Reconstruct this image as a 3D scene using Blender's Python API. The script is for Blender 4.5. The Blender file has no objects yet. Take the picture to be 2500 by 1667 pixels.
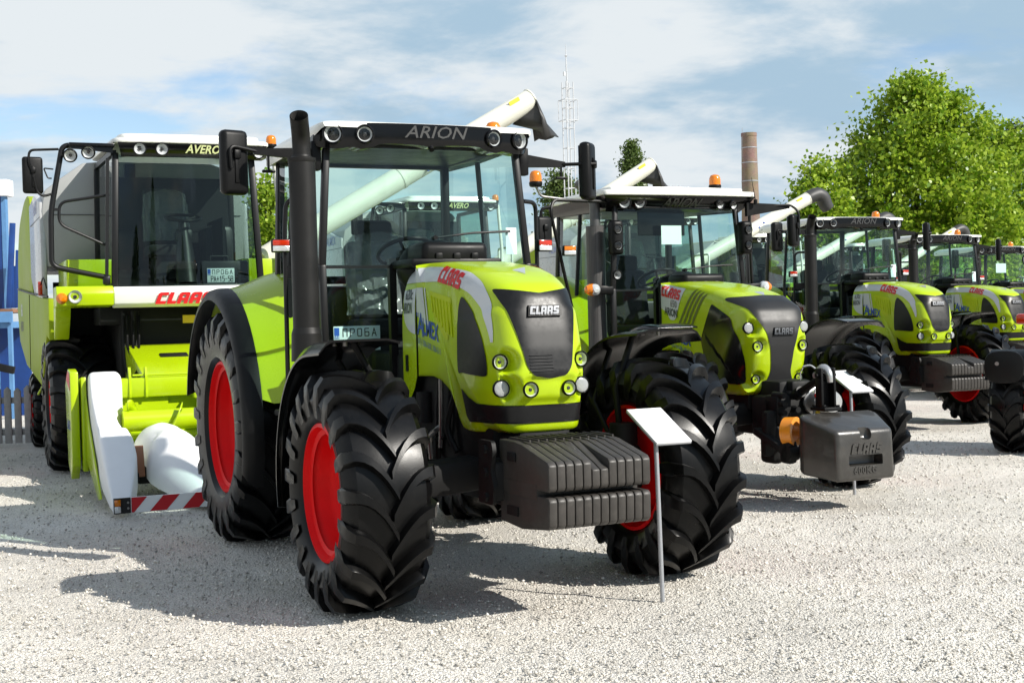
import bpy, bmesh, math, random
import numpy as np
from math import sin, cos, pi, radians, atan2, sqrt
from mathutils import Vector, Matrix, Quaternion
from mathutils.bvhtree import BVHTree
from mathutils.geometry import delaunay_2d_cdt

random.seed(7); rng = np.random.default_rng(7)
scene = bpy.context.scene
COL = scene.collection

# ------------------------------------------------------------------ materials
def nmat(name):
    m = bpy.data.materials.new(name); m.use_nodes = True
    nt = m.node_tree
    return m, nt, nt.nodes['Principled BSDF']
def N(nt, t, **kw):
    n = nt.nodes.new(t)
    for k, v in kw.items():
        if hasattr(n, k): setattr(n, k, v)
    return n
def setin(n, **kw):
    for k, v in kw.items():
        n.inputs[k.replace('_', ' ')].default_value = v
def mat(name, col, rough=.5, metal=0., coat=0., bump=0., bscale=200., var=0., vscale=6., spec=.5, coat_rough=.05, dust=0., dustcol=(.35,.32,.27)):
    m, nt, p = nmat(name)
    c = (*col, 1)
    p.inputs['Base Color'].default_value = c
    p.inputs['Roughness'].default_value = rough
    p.inputs['Metallic'].default_value = metal
    p.inputs['Specular IOR Level'].default_value = spec
    p.inputs['Coat Weight'].default_value = coat
    p.inputs['Coat Roughness'].default_value = coat_rough
    tc = N(nt, 'ShaderNodeTexCoord')
    L = nt.links.new
    if var or dust:
        nz = N(nt, 'ShaderNodeTexNoise'); setin(nz, Scale=vscale, Detail=6., Roughness=.65)
        L(tc.outputs['Object'], nz.inputs['Vector'])
        rm = N(nt, 'ShaderNodeMapRange'); setin(rm, From_Min=.3, From_Max=.7, To_Min=1-var, To_Max=1+var)
        L(nz.outputs['Fac'], rm.inputs['Value'])
        mx = N(nt, 'ShaderNodeMix', data_type='RGBA', blend_type='MULTIPLY'); mx.inputs[0].default_value = 1
        mx.inputs[6].default_value = c
        L(rm.outputs[0], mx.inputs[7])
        out = mx.outputs[2]
        if dust:
            n2 = N(nt, 'ShaderNodeTexNoise'); setin(n2, Scale=vscale*2.7, Detail=8., Roughness=.7)
            L(tc.outputs['Object'], n2.inputs['Vector'])
            r2 = N(nt, 'ShaderNodeMapRange'); setin(r2, From_Min=.5, From_Max=.75, To_Min=0., To_Max=dust)
            L(n2.outputs['Fac'], r2.inputs['Value'])
            m2 = N(nt, 'ShaderNodeMix', data_type='RGBA'); m2.inputs[7].default_value = (*dustcol, 1)
            L(r2.outputs[0], m2.inputs[0]); L(out, m2.inputs[6]); out = m2.outputs[2]
        L(out, p.inputs['Base Color'])
        rr = N(nt, 'ShaderNodeMapRange'); setin(rr, From_Min=.3, From_Max=.7, To_Min=rough*.85, To_Max=min(1, rough*1.2))
        L(nz.outputs['Fac'], rr.inputs['Value']); L(rr.outputs[0], p.inputs['Roughness'])
    if bump:
        nb = N(nt, 'ShaderNodeTexNoise'); setin(nb, Scale=bscale, Detail=3.)
        L(tc.outputs['Object'], nb.inputs['Vector'])
        b = N(nt, 'ShaderNodeBump'); setin(b, Strength=bump, Distance=.01)
        L(nb.outputs['Fac'], b.inputs['Height']); L(b.outputs[0], p.inputs['Normal'])
    return m

M = {}
M['green'] = mat('green_paint', (.37,.505,.003), .28, spec=.35, coat=.3, var=.03, vscale=1.5)
M['dgreen'] = mat('moulded_green', (.43,.53,.005), .42, spec=.3, var=.04)
M['panelgreen'] = mat('side_panel_green', (.27,.36,.005), .5, spec=.25, var=.08, vscale=.8)
M['white'] = mat('white_paint', (.74,.74,.70), .35, coat=.4, var=.04, vscale=2.)
M['cream'] = mat('cream_paint', (.66,.65,.56), .4, coat=.2, var=.05, vscale=2.)
M['plasticwhite'] = mat('white_plastic', (.80,.80,.80), .42, var=.02)
M['silver'] = mat('silver_decal', (.52,.54,.55), .35, coat=.3)
M['black'] = mat('black_plastic', (.005,.005,.0052), .42, spec=.18, var=.15, bump=.05, bscale=400)
M['gloss'] = mat('black_gloss', (.004,.004,.0045), .16, spec=.28)
M['frame'] = mat('black_frame', (.007,.007,.0075), .4, spec=.3)
M['exhaust'] = mat('exhaust_black', (.011,.0105,.010), .48, spec=.25, var=.15, bump=.06, bscale=300)
M['dark'] = mat('dark_machinery', (.008,.008,.008), .6, spec=.25, var=.3, vscale=8)
M['steel'] = mat('worn_steel', (.30,.29,.28), .35, metal=.8, var=.2)
M['rubber'] = mat('tyre_rubber', (.0032,.0032,.0033), .30, spec=.20, var=.25, vscale=5, bump=.04, bscale=160, dust=.03, dustcol=(.12,.11,.10))
M['red'] = mat('red_rim_paint', (.68,.002,.003), .42, coat=.0, var=.05, spec=.15)
M['redlogo'] = mat('red_lettering', (.56,.012,.015), .4)
M['blue'] = mat('blue_lettering', (.012,.06,.33), .4)
M['blacktext'] = mat('black_lettering', (.02,.02,.022), .45)
M['greytext'] = mat('grey_lettering', (.20,.20,.20), .4)
M['visortext'] = mat('visor_lettering', (.032,.032,.031), .45)
M['chrome'] = mat('chrome', (.75,.76,.78), .12, metal=1.)
M['badgechrome'] = mat('badge_chrome', (.06,.063,.068), .42, metal=1.)
M['reflector'] = mat('lamp_reflector', (.62,.63,.63), .35, metal=.15)
M['weight'] = mat('weight_grey', (.040,.036,.032), .42, spec=.35, var=.18, vscale=7, bump=.06, bscale=200, dust=.10, dustcol=(.22,.2,.18))
M['seat'] = mat('seat_fabric', (.013,.013,.014), .85, bump=.2, bscale=300)
M['interior'] = mat('interior_grey', (.09,.095,.095), .6, var=.1)
M['paper'] = mat('white_paper', (.80,.82,.82), .6)
M['plate'] = mat('plate_white', (.72,.78,.80), .4)
M['pblue'] = mat('plate_blue', (.02,.09,.45), .4)
M['yellow'] = mat('yellow_label', (.75,.50,.02), .5)
M['orange'] = mat('orange_paint', (.75,.25,.01), .35, coat=.3)
M['post'] = mat('post_grey', (.33,.34,.36), .45, metal=.3)
M['copper'] = mat('rust_brown', (.33,.14,.07), .5, var=.15)
M['flap'] = mat('rubber_flap', (.035,.034,.033), .5, var=.2, vscale=3)
M['graphite'] = mat('graphite_panel', (.017,.017,.0175), .42, spec=.3, var=.12, vscale=4)

def amber(name, col, tr=.35):
    m, nt, p = nmat(name)
    setin(p, Base_Color=(*col,1), Roughness=.15)
    p.inputs['Transmission Weight'].default_value = tr
    p.inputs['Coat Weight'].default_value = .6
    return m
M['amber'] = amber('amber_lens', (.95,.26,.0))
M['redlens'] = amber('red_lens', (.55,.03,.006), .2)
M['clearlens'] = mat('clear_lens', (.62,.64,.64), .12, metal=.35, coat=.8, bump=.35, bscale=60)

def glassmat(name, tint, refl=1.0):
    m = bpy.data.materials.new(name); m.use_nodes = True; nt = m.node_tree; nt.nodes.clear(); L = nt.links.new
    out = N(nt, 'ShaderNodeOutputMaterial')
    tr = N(nt, 'ShaderNodeBsdfTransparent'); tr.inputs[0].default_value = (*tint,1)
    gl = N(nt, 'ShaderNodeBsdfGlossy'); gl.inputs['Roughness'].default_value = .0
    gl.inputs['Color'].default_value = (refl,refl,refl,1)
    geo = N(nt, 'ShaderNodeNewGeometry')
    mr = N(nt, 'ShaderNodeMapRange'); setin(mr, To_Min=1.44, To_Max=1/1.44); L(geo.outputs['Backfacing'], mr.inputs['Value'])
    fr = N(nt, 'ShaderNodeFresnel'); L(mr.outputs[0], fr.inputs['IOR'])
    mx = N(nt, 'ShaderNodeMixShader'); L(fr.outputs[0], mx.inputs[0]); L(tr.outputs[0], mx.inputs[1]); L(gl.outputs[0], mx.inputs[2])
    L(mx.outputs[0], out.inputs['Surface'])
    return m
M['glass'] = glassmat('green_tinted_glass', (.78,.92,.88))
M['glassdark'] = glassmat('dark_tinted_glass', (.50,.62,.58))
M['ribbedlens'] = mat('ribbed_lens', (.30,.31,.31), .16, coat=.6, bump=.3, bscale=70)
M['lensglass'] = glassmat('lamp_glass', (.95,.96,.96))

def meshmat(name, col, scale, depth, lo=.3, rough=.5, ax=(1,1,1)):
    # fine perforated grille
    m, nt, p = nmat(name); L = nt.links.new
    tc = N(nt, 'ShaderNodeTexCoord'); mp = N(nt, 'ShaderNodeMapping'); mp.inputs['Scale'].default_value = ax
    L(tc.outputs['Object'], mp.inputs[0])
    v = N(nt, 'ShaderNodeTexVoronoi', feature='F1'); setin(v, Scale=scale, Randomness=0.)
    L(mp.outputs[0], v.inputs['Vector'])
    r = N(nt, 'ShaderNodeMapRange'); setin(r, From_Min=.25, From_Max=.5, To_Min=0., To_Max=1.)
    L(v.outputs['Distance'], r.inputs['Value'])
    mx = N(nt, 'ShaderNodeMix', data_type='RGBA'); mx.inputs[6].default_value = tuple(c*lo for c in col)+(1,); mx.inputs[7].default_value = (*col,1)
    L(r.outputs[0], mx.inputs[0]); L(mx.outputs[2], p.inputs['Base Color'])
    b = N(nt, 'ShaderNodeBump'); setin(b, Strength=.22, Distance=depth); L(r.outputs[0], b.inputs['Height']); L(b.outputs[0], p.inputs['Normal'])
    setin(p, Roughness=rough)
    return m
M['grille'] = mat('black_mesh_grille', (.008,.008,.0083), .36, spec=.25, var=.15, vscale=30)
M['perf'] = meshmat('perforated_heat_shield', (.075,.072,.070), 95., .004, .2, .5)

# ------------------------------------------------------------------ mesh builder
def frame_to(p0, p1):
    d = (Vector(p1)-Vector(p0)); l = d.length
    q = d.to_track_quat('Z', 'Y')
    return Matrix.Translation(Vector(p0)) @ q.to_matrix().to_4x4(), l

class MB:
    def __init__(s): s.v = []; s.f = []; s.mi = []; s.cur = 0
    def raw(s, vs, fs, mtx=None):
        o = len(s.v)
        for v in vs:
            v = Vector(v)
            s.v.append(mtx @ v if mtx is not None else v)
        for f in fs: s.f.append([i+o for i in f]); s.mi.append(s.cur)
        return s
    def box(s, c, d, rot=None, bev=0., seg=2, taper=None):
        bm = bmesh.new(); bmesh.ops.create_cube(bm, size=1.)
        for v in bm.verts:
            k = 1.
            if taper and v.co.z > 0: k = taper
            v.co = Vector((v.co.x*d[0]*k, v.co.y*d[1]*k, v.co.z*d[2]))
        if bev > 0:
            bmesh.ops.bevel(bm, geom=bm.edges[:], offset=bev, segments=seg, profile=.5, affect='EDGES', clamp_overlap=True)
        m = Matrix.Translation(Vector(c))
        if rot is not None:
            m = m @ (rot.to_4x4() if hasattr(rot, 'to_4x4') else Matrix.Rotation(rot[1], 4, rot[0]))
        s.raw([v.co.copy() for v in bm.verts], [[v.index for v in f.verts] for f in bm.faces], m) if not bm.verts.index_update() else None
        bm.free(); return s
    def bar(s, p0, p1, w, h, bev=0., up=(0,0,1)):
        p0, p1 = Vector(p0), Vector(p1); d = p1-p0; l = d.length; x = d.normalized()
        u = Vector(up); u = u - x*u.dot(x)
        if u.length < 1e-4: u = Vector((1,0,0)) - x*x.x
        u.normalize(); y = u.cross(x)
        r = Matrix((x, y, u)).transposed()
        return s.box((p0+p1)/2, (l, w, h), r, bev)
    def cyl(s, p0, p1, r0, r1=None, seg=16, caps=True):
        r1 = r0 if r1 is None else r1
        m, l = frame_to(p0, p1)
        vs = []; fs = []
        for k, (z, r) in enumerate(((0, r0), (l, r1))):
            for i in range(seg):
                a = 2*pi*i/seg; vs.append((r*cos(a), r*sin(a), z))
        for i in range(seg):
            j = (i+1) % seg; fs.append([i, j, seg+j, seg+i])
        if caps: fs.append(list(range(seg))[::-1]); fs.append(list(range(seg, 2*seg)))
        return s.raw(vs, fs, m)
    def tube(s, pts, r, seg=10, smooth=0, caps=True, closed=False):
        P = [Vector(p) for p in pts]
        if smooth:
            P = catmull(P, smooth, closed)
        n = len(P); rr = r if hasattr(r, '__len__') else [r]*n
        if len(rr) != n:
            rr = [rr[min(len(rr)-1, int(i*(len(rr)-1)/(n-1)))] + (rr[min(len(rr)-1, int(i*(len(rr)-1)/(n-1))+1)]-rr[min(len(rr)-1, int(i*(len(rr)-1)/(n-1)))])*((i*(len(rr)-1)/(n-1)) % 1) for i in range(n)]
        T = []
        for i in range(n):
            if closed: t = P[(i+1) % n]-P[i-1]
            else: t = P[min(i+1, n-1)]-P[max(i-1, 0)]
            T.append(t.normalized())
        u = T[0].orthogonal().normalized(); vs = []; fs = []
        for i in range(n):
            u = (u - T[i]*u.dot(T[i])).normalized(); w = T[i].cross(u)
            for k in range(seg):
                a = 2*pi*k/seg; vs.append(P[i] + (u*cos(a)+w*sin(a))*rr[i])
        m_ = n if closed else n-1
        for i in range(m_):
            for k in range(seg):
                a = i*seg+k; b = i*seg+(k+1) % seg; j = ((i+1) % n)*seg
                fs.append([a, b, j+(k+1) % seg, j+k])
        if caps and not closed:
            fs.append(list(range(seg))[::-1]); fs.append([(n-1)*seg+k for k in range(seg)])
        return s.raw(vs, fs)
    def lathe(s, prof, seg=32, mtx=None, a0=0., a1=2*pi):
        # prof: (radius, axial) about local Z
        full = abs(a1-a0-2*pi) < 1e-6; n = len(prof); cnt = seg if full else seg+1
        vs = []; fs = []
        for i in range(cnt):
            a = a0+(a1-a0)*i/seg
            for r, z in prof: vs.append((r*cos(a), r*sin(a), z))
        for i in range(seg):
            j = (i+1) % cnt
            for k in range(n-1):
                q = [i*n+k, j*n+k, j*n+k+1, i*n+k+1]
                fs.append(q)
        return s.raw(vs, fs, mtx)
    def prism(s, poly, axis, a0, a1, bev=0.):
        # poly: 2d points; axis 'x': (y,z) 'y': (x,z) 'z': (x,y)
        def P(p, a): return {'x': (a, p[0], p[1]), 'y': (p[0], a, p[1]), 'z': (p[0], p[1], a)}[axis]
        bm = bmesh.new(); b = [bm.verts.new(P(p, a0)) for p in poly]; t = [bm.verts.new(P(p, a1)) for p in poly]; n = len(poly)
        bm.faces.new(b); bm.faces.new(t)
        for i in range(n): bm.faces.new([b[i], b[(i+1) % n], t[(i+1) % n], t[i]])
        bmesh.ops.recalc_face_normals(bm, faces=bm.faces[:])
        if bev: bmesh.ops.bevel(bm, geom=[e for e in bm.edges], offset=bev, segments=2, profile=.5, affect='EDGES', clamp_overlap=True)
        big = [f for f in bm.faces if len(f.verts) > 4]
        bmesh.ops.triangulate(bm, faces=big)
        bm.verts.index_update()
        s.raw([v.co.copy() for v in bm.verts], [[v.index for v in f.verts] for f in bm.faces]); bm.free(); return s
    def grid(s, G, closeu=False, closev=False):
        nu, nv = len(G), len(G[0]); vs = [p for row in G for p in row]; fs = []
        for i in range(nu if closeu else nu-1):
            for j in range(nv if closev else nv-1):
                a = i*nv+j; b = ((i+1) % nu)*nv+j; fs.append([a, i*nv+(j+1) % nv, ((i+1) % nu)*nv+(j+1) % nv, b])
        return s.raw(vs, fs)
    def mirror(s, ax=1):
        o = len(s.v); vs = [v.copy() for v in s.v]
        for v in vs: v[ax] = -v[ax]
        n = len(s.f); s.v += vs
        for i in range(n): s.f.append([k+o for k in s.f[i]][::-1]); s.mi.append(s.mi[i])
        return s
    def build(s, name, mats, parent=None, ang=35, fixn=True, smooth=True):
        me = bpy.data.meshes.new(name)
        me.from_pydata([tuple(v) for v in s.v], [], s.f)
        if fixn:
            bm = bmesh.new(); bm.from_mesh(me)
            bmesh.ops.recalc_face_normals(bm, faces=bm.faces[:]); bm.to_mesh(me); bm.free()
        mats = mats if isinstance(mats, (list, tuple)) else [mats]
        for m in mats: me.materials.append(M[m] if isinstance(m, str) else m)
        if len(mats) > 1: me.polygons.foreach_set('material_index', s.mi)
        if smooth:
            me.polygons.foreach_set('use_smooth', [True]*len(me.polygons))
            me.set_sharp_from_angle(angle=radians(ang))
        me.update()
        return link(name, me, parent)

def catmull(P, k, closed=False):
    out = []; n = len(P)
    rng_ = range(n) if closed else range(n-1)
    for i in rng_:
        if closed: p0, p1, p2, p3 = P[i-1], P[i], P[(i+1) % n], P[(i+2) % n]
        else: p0, p1, p2, p3 = P[max(i-1, 0)], P[i], P[i+1], P[min(i+2, n-1)]
        for j in range(k):
            t = j/k
            out.append(.5*((2*p1)+(p2-p0)*t+(2*p0-5*p1+4*p2-p3)*t*t+(3*p1-p0-3*p2+p3)*t**3))
    if not closed: out.append(P[-1])
    return out
def corner_path(pts, r, k=5):
    # polyline with rounded corners
    P = [Vector(p) for p in pts]; out = [P[0]]
    for i in range(1, len(P)-1):
        a, b, c = P[i-1], P[i], P[i+1]
        d1, d2 = (a-b), (c-b); rr = min(r, d1.length*.49, d2.length*.49)
        s_, e_ = b+d1.normalized()*rr, b+d2.normalized()*rr
        for j in range(k+1):
            t = j/k; out.append((1-t)**2*s_ + 2*t*(1-t)*b + t*t*e_)
    out.append(P[-1]); return out
def round_poly(pts, r, k=4):
    P = [Vector((p[0], p[1], 0)) for p in pts]; n = len(P); out = []
    rs = r if hasattr(r, '__len__') else [r]*n
    for i in range(n):
        a, b, c = P[i-1], P[i], P[(i+1) % n]; d1, d2 = a-b, c-b; rr = min(rs[i], d1.length*.48, d2.length*.48)
        s_, e_ = b+d1.normalized()*rr, b+d2.normalized()*rr
        if rr < 1e-5: out.append((b.x, b.y)); continue
        for j in range(k+1):
            t = j/k; q = (1-t)**2*s_+2*t*(1-t)*b+t*t*e_; out.append((q.x, q.y))
    return out
def smooth_poly(pts, k=6):
    P = catmull([Vector((p[0], p[1], 0)) for p in pts], k, True); return [(p.x, p.y) for p in P]

def link(name, data, parent=None):
    o = bpy.data.objects.new(name, data); COL.objects.link(o)
    if parent is not None: o.parent = parent
    return o
def thing(name, label, cat, loc=(0,0,0), rz=0., group=None):
    o = link(name, None); o.empty_display_size = .2
    o.location = loc; o.rotation_euler = (0,0,rz); o['label'] = label; o['category'] = cat
    if group: o['group'] = group
    return o
def tag(o, label, cat, group=None):
    o['label'] = label; o['category'] = cat
    if group: o['group'] = group
    return o
def struct(o, kind='structure'): o['kind'] = kind; return o
def copy_tree(o, parent=None):
    c = o.copy(); COL.objects.link(c); c.parent = parent
    for ch in list(o.children): copy_tree(ch, c)
    return c
def yawrot(deg): return radians(deg-90)

# ------------------------------------------------------------------ decals on curved bodies
def fill2d(poly, step, holes=()):
    xs = [p[0] for p in poly]; ys = [p[1] for p in poly]
    pts = [Vector(p) for p in poly]; n = len(pts); edges = [(i, (i+1) % n) for i in range(n)]
    for h in holes:
        o = len(pts); pts += [Vector(p) for p in h]; edges += [(o+i, o+(i+1) % len(h)) for i in range(len(h))]
    x = min(xs)+step/2
    def inside(px, py):
        c = False; j = n-1
        for i in range(n):
            xi, yi = poly[i]; xj, yj = poly[j]
            if (yi > py) != (yj > py) and px < (xj-xi)*(py-yi)/(yj-yi)+xi: c = not c
            j = i
        return c
    while x < max(xs):
        y = min(ys)+step/2
        while y < max(ys):
            if inside(x, y): pts.append(Vector((x, y)))
            y += step
        x += step
    r = delaunay_2d_cdt(pts, edges, [], 1 if not holes else 3, 1e-6)
    return [tuple(v) for v in r[0]], [list(f) for f in r[2]]
class Skin:
    def __init__(s, ob):
        me = ob.data; s.b = BVHTree.FromPolygons([v.co.copy() for v in me.vertices], [list(p.vertices) for p in me.polygons])
    def side(s, x, z, sg, off):
        h = s.b.ray_cast(Vector((x, sg*3., z)), Vector((0, -sg, 0)))
        if h[0] is None: return None
        n = h[1]; n = n if n.y*sg > 0 else -n
        return h[0]+n*off
    def front(s, y, z, off):
        h = s.b.ray_cast(Vector((4., y, z)), Vector((-1, 0, 0)))
        if h[0] is None: return None
        n = h[1]; n = n if n.x > 0 else -n
        return h[0]+n*off
    def front_n(s, y, z):
        h = s.b.ray_cast(Vector((4., y, z)), Vector((-1, 0, 0))); n = h[1]; n = n if n.x > 0 else -n
        return h[0], n
    def top(s, x, y, off):
        h = s.b.ray_cast(Vector((x, y, 5.)), Vector((0, 0, -1)))
        if h[0] is None: return None
        n = h[1]; n = n if n.z > 0 else -n
        return h[0]+n*off
def refine(tri, step):
    bm = bmesh.new(); V = [bm.verts.new((x, y, 0)) for x, y in tri[0]]
    for f in tri[1]:
        try: bm.faces.new([V[i] for i in f])
        except ValueError: pass
    bmesh.ops.triangulate(bm, faces=bm.faces[:])
    for _ in range(5):
        e = [e for e in bm.edges if e.calc_length() > step]
        if not e: break
        bmesh.ops.subdivide_edges(bm, edges=e, cuts=1, use_grid_fill=False); bmesh.ops.triangulate(bm, faces=[f for f in bm.faces if len(f.verts) > 3])
    bm.verts.index_update(); r = [(v.co.x, v.co.y) for v in bm.verts], [[v.index for v in f.verts] for f in bm.faces]; bm.free(); return r
def project(tri, fn):
    if len(tri[0]) < 900: tri = refine(tri, .03)
    vs, fs = tri; P = [fn(*v) for v in vs]; ok = [p is not None for p in P]
    return [p if p is not None else Vector((0,0,0)) for p in P], [f for f in fs if all(ok[i] for i in f)]
def decal(name, tri, fn, m, parent, ang=30):
    b = MB(); P, F = project(tri, fn); used = sorted({i for f in F for i in f}); mp = {k: i for i, k in enumerate(used)}
    b.raw([P[k] for k in used], [[mp[i] for i in f] for f in F]); return b.build(name, m, parent, ang)

# ------------------------------------------------------------------ lettering
_font = None
def text2d(s, size=1., shear=0., sx=1., align='CENTER', spacing=1., bold=0.):
    cu = bpy.data.curves.new('t', 'FONT'); cu.body = s; cu.size = size; cu.shear = shear; cu.align_x = align; cu.align_y = 'CENTER'; cu.space_character = spacing
    cu.resolution_u = 2; cu.offset = bold
    o = bpy.data.objects.new('t', cu); COL.objects.link(o)
    dg = bpy.context.evaluated_depsgraph_get(); me = bpy.data.meshes.new_from_object(o.evaluated_get(dg))
    vs = [(v.co.x*sx, v.co.y) for v in me.vertices]; fs = [list(p.vertices) for p in me.polygons]
    bpy.data.objects.remove(o); bpy.data.curves.remove(cu); bpy.data.meshes.remove(me)
    return vs, fs
# block capitals of the maker's word mark, drawn on a 4 x 5 cell with slanted strokes
GL = {'C': [[(0,0),(3.4,0),(3.4,1.3),(1.4,1.3),(1.4,3.7),(3.4,3.7),(3.4,5),(.6,5),(0,4.4)]],
      'L': [[(0,0),(3.0,0),(3.0,1.3),(1.4,1.3),(1.4,5),(0,5)]],
      'A': [[(0,0),(1.3,0),(1.3,1.5),(2.3,1.5),(2.3,2.6),(1.3,2.6),(1.3,3.8),(2.3,3.8),(2.3,5),(0.6,5),(0,4.4)],[(2.3,0),(3.6,0),(3.6,4.4),(3.0,5),(2.3,5)]],
      'S': [[(0,0),(3.0,0),(3.6,.6),(3.6,2.5),(3.0,3.0),(1.4,3.0),(1.4,3.7),(3.5,3.7),(3.5,5),(.6,5),(0,4.4),(0,2.4),(.6,1.9),(2.2,1.9),(2.2,1.3),(0,1.3)]]}
def wordmark(h, shear=.35, wscale=1.):
    vs = []; fs = []; x = 0; k = h/5.
    for ch in 'CLAAS':
        adv = {'C': 3.8, 'L': 3.3, 'A': 4.1, 'S': 3.6}[ch]
        for poly in GL[ch]:
            pts = [Vector(((x+px+py*shear*1.)*k*wscale, (py-2.5)*k)) for px, py in poly]
            r = delaunay_2d_cdt(pts, [(i, (i+1) % len(pts)) for i in range(len(pts))], [], 1, 1e-6)
            o = len(vs); vs += [tuple(v) for v in r[0]]; fs += [[i+o for i in f] for f in r[2]]
        x += adv
    w = max(v[0] for v in vs)
    return [(vx-w/2, vy) for vx, vy in vs], fs
# Cyrillic block letters for the plates: strokes on a unit cell (w .6, h 1)
CY = {'П': [((0,0),(0,1)),((0,1),(.6,1)),((.6,1),(.6,0))], 'Р': [((0,0),(0,1)),((0,1),(.5,1)),((.5,1),(.6,.9)),((.6,.9),(.6,.6)),((.6,.6),(.5,.5)),((.5,.5),(0,.5))],
      'О': [((.1,0),(.5,0)),((.5,0),(.6,.1)),((.6,.1),(.6,.9)),((.6,.9),(.5,1)),((.5,1),(.1,1)),((.1,1),(0,.9)),((0,.9),(0,.1)),((0,.1),(.1,0))],
      'Б': [((0,0),(0,1)),((0,1),(.55,1)),((0,0),(.5,0)),((.5,0),(.6,.1)),((.6,.1),(.6,.45)),((.6,.45),(.5,.55)),((.5,.55),(0,.55))],
      'А': [((0,0),(.3,1)),((.3,1),(.6,0)),((.1,.35),(.5,.35))],
      '1': [((.35,0),(.35,1)),((.35,1),(.12,.75))], '5': [((.55,1),(.08,1)),((.08,1),(.05,.55)),((.05,.55),(.45,.6)),((.45,.6),(.58,.45)),((.58,.45),(.58,.12)),((.58,.12),(.45,0)),((.45,0),(.05,0))],
      '8': [((.1,.52),(.5,.52)),((.5,.52),(.58,.62)),((.58,.62),(.58,.9)),((.58,.9),(.48,1)),((.48,1),(.12,1)),((.12,1),(.02,.9)),((.02,.9),(.02,.62)),((.02,.62),(.1,.52)),((.5,.52),(.6,.4)),((.6,.4),(.6,.1)),((.6,.1),(.5,0)),((.5,0),(.1,0)),((.1,0),(0,.1)),((0,.1),(0,.4)),((0,.4),(.1,.52))],
      '-': [((.1,.5),(.5,.5))], ' ': [], '+': [((.3,.15),(.3,.85)),((.05,.5),(.55,.5))]}
def strokes(s, h, w=None, gap=.28, lw=.13):
    w = w or h; vs = []; fs = []; x = 0
    for ch in s:
        for a, b in CY[ch]:
            a = Vector(((x+a[0])*w, a[1]*h)); b = Vector(((x+b[0])*w, b[1]*h)); d = (b-a).normalized(); n = Vector((-d.y, d.x))*lw*h/2; d = d*lw*h*.5
            o = len(vs); vs += [tuple(a-d+n), tuple(a-d-n), tuple(b+d-n), tuple(b+d+n)]; fs.append([o, o+1, o+2, o+3])
        x += .6+gap
    W = (x-gap)*w
    return [(vx-W/2, vy-h/2) for vx, vy in vs], fs
def flat(name, tri, origin, ux, uy, m, parent, dz=0.):
    ux, uy = Vector(ux).normalized(), Vector(uy).normalized(); n = ux.cross(uy); o = Vector(origin)+n*dz
    # every stroke on its own hair of height so that strokes never share a plane
    b = MB(); vs, fs = tri; b.raw([o+ux*x+uy*y for x, y in vs], fs); return b.build(name, m, parent, fixn=False, smooth=False)
# ------------------------------------------------------------------ wheels (axle along local y, outboard = sg*y)
def tyre_mb(R, W, rim, nl=19, lugh=.058, seg=72, ph=0.):
    b = MB(); R0 = R-lugh; h = W/2
    prof = [(rim-.01, -h*.62), (rim+.015, -h*.80), (rim+.05, -h*.93), ((rim+R0)/2+.02, -h*1.02), (R0-.10, -h*1.0), (R0-.045, -h*.93), (R0-.012, -h*.78), (R0, -h*.45), (R0+.004, 0)]
    prof = prof + [(r, -a) for r, a in prof[::-1][1:]]
    mt = Matrix.Rotation(-pi/2, 4, 'X')   # local Z -> +y
    b.lathe(prof, seg, mt)
    # chevron lugs
    st = []
    for s in (-.06, .08, .25, .45, .65, .82, .95): st.append(('t', s))
    for side in (-1, 1):
        for i in range(nl):
            base = 2*pi*i/nl + (pi/nl if side > 0 else 0) + ph
            rows = []
            for s in (-.07, .05, .18, .34, .52, .70, .86, .97):
                a = h*.92*s; ph_ = base + .30*(1-(1-max(s,-.07))**2.1)*(1.0 if s > 0 else .9)
                top = R - .022*max(0, s)**3 ; bot = R0-.02
                wd = .0200+.011*max(s,0); rows.append((a*side, top, bot, ph_, wd))
            s_ = rows[-1][3]
            rows.append((h*1.03*side, R0-.02, R0-.10, s_+.012, .040)); rows.append((h*1.055*side, R0-.085, R0-.15, s_+.016, .034)); rows.append((h*1.02*side, R0-.15, R0-.2, s_+.018, .026))
            vs = []; fs = []
            for k, (a, t, bo, p, wd) in enumerate(rows):
                ia = 0.
                for rr, q in ((bo, -wd*1.5), (t-.005, -wd*1.04), (t, -wd*.94), (t, wd*.94), (t-.005, wd*1.04), (bo, wd*1.5)):
                    ang = p+q/R; vs.append((rr*cos(ang), a if rr > bo+.001 else a*.985, rr*sin(ang)))
            n = 6
            for k in range(len(rows)-1):
                for j in range(n-1): fs.append([k*n+j, k*n+j+1, (k+1)*n+j+1, (k+1)*n+j])
            fs.append([j for j in range(n)]); fs.append([(len(rows)-1)*n+j for j in range(n)][::-1])
            b.raw(vs, fs)
    return b
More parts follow.
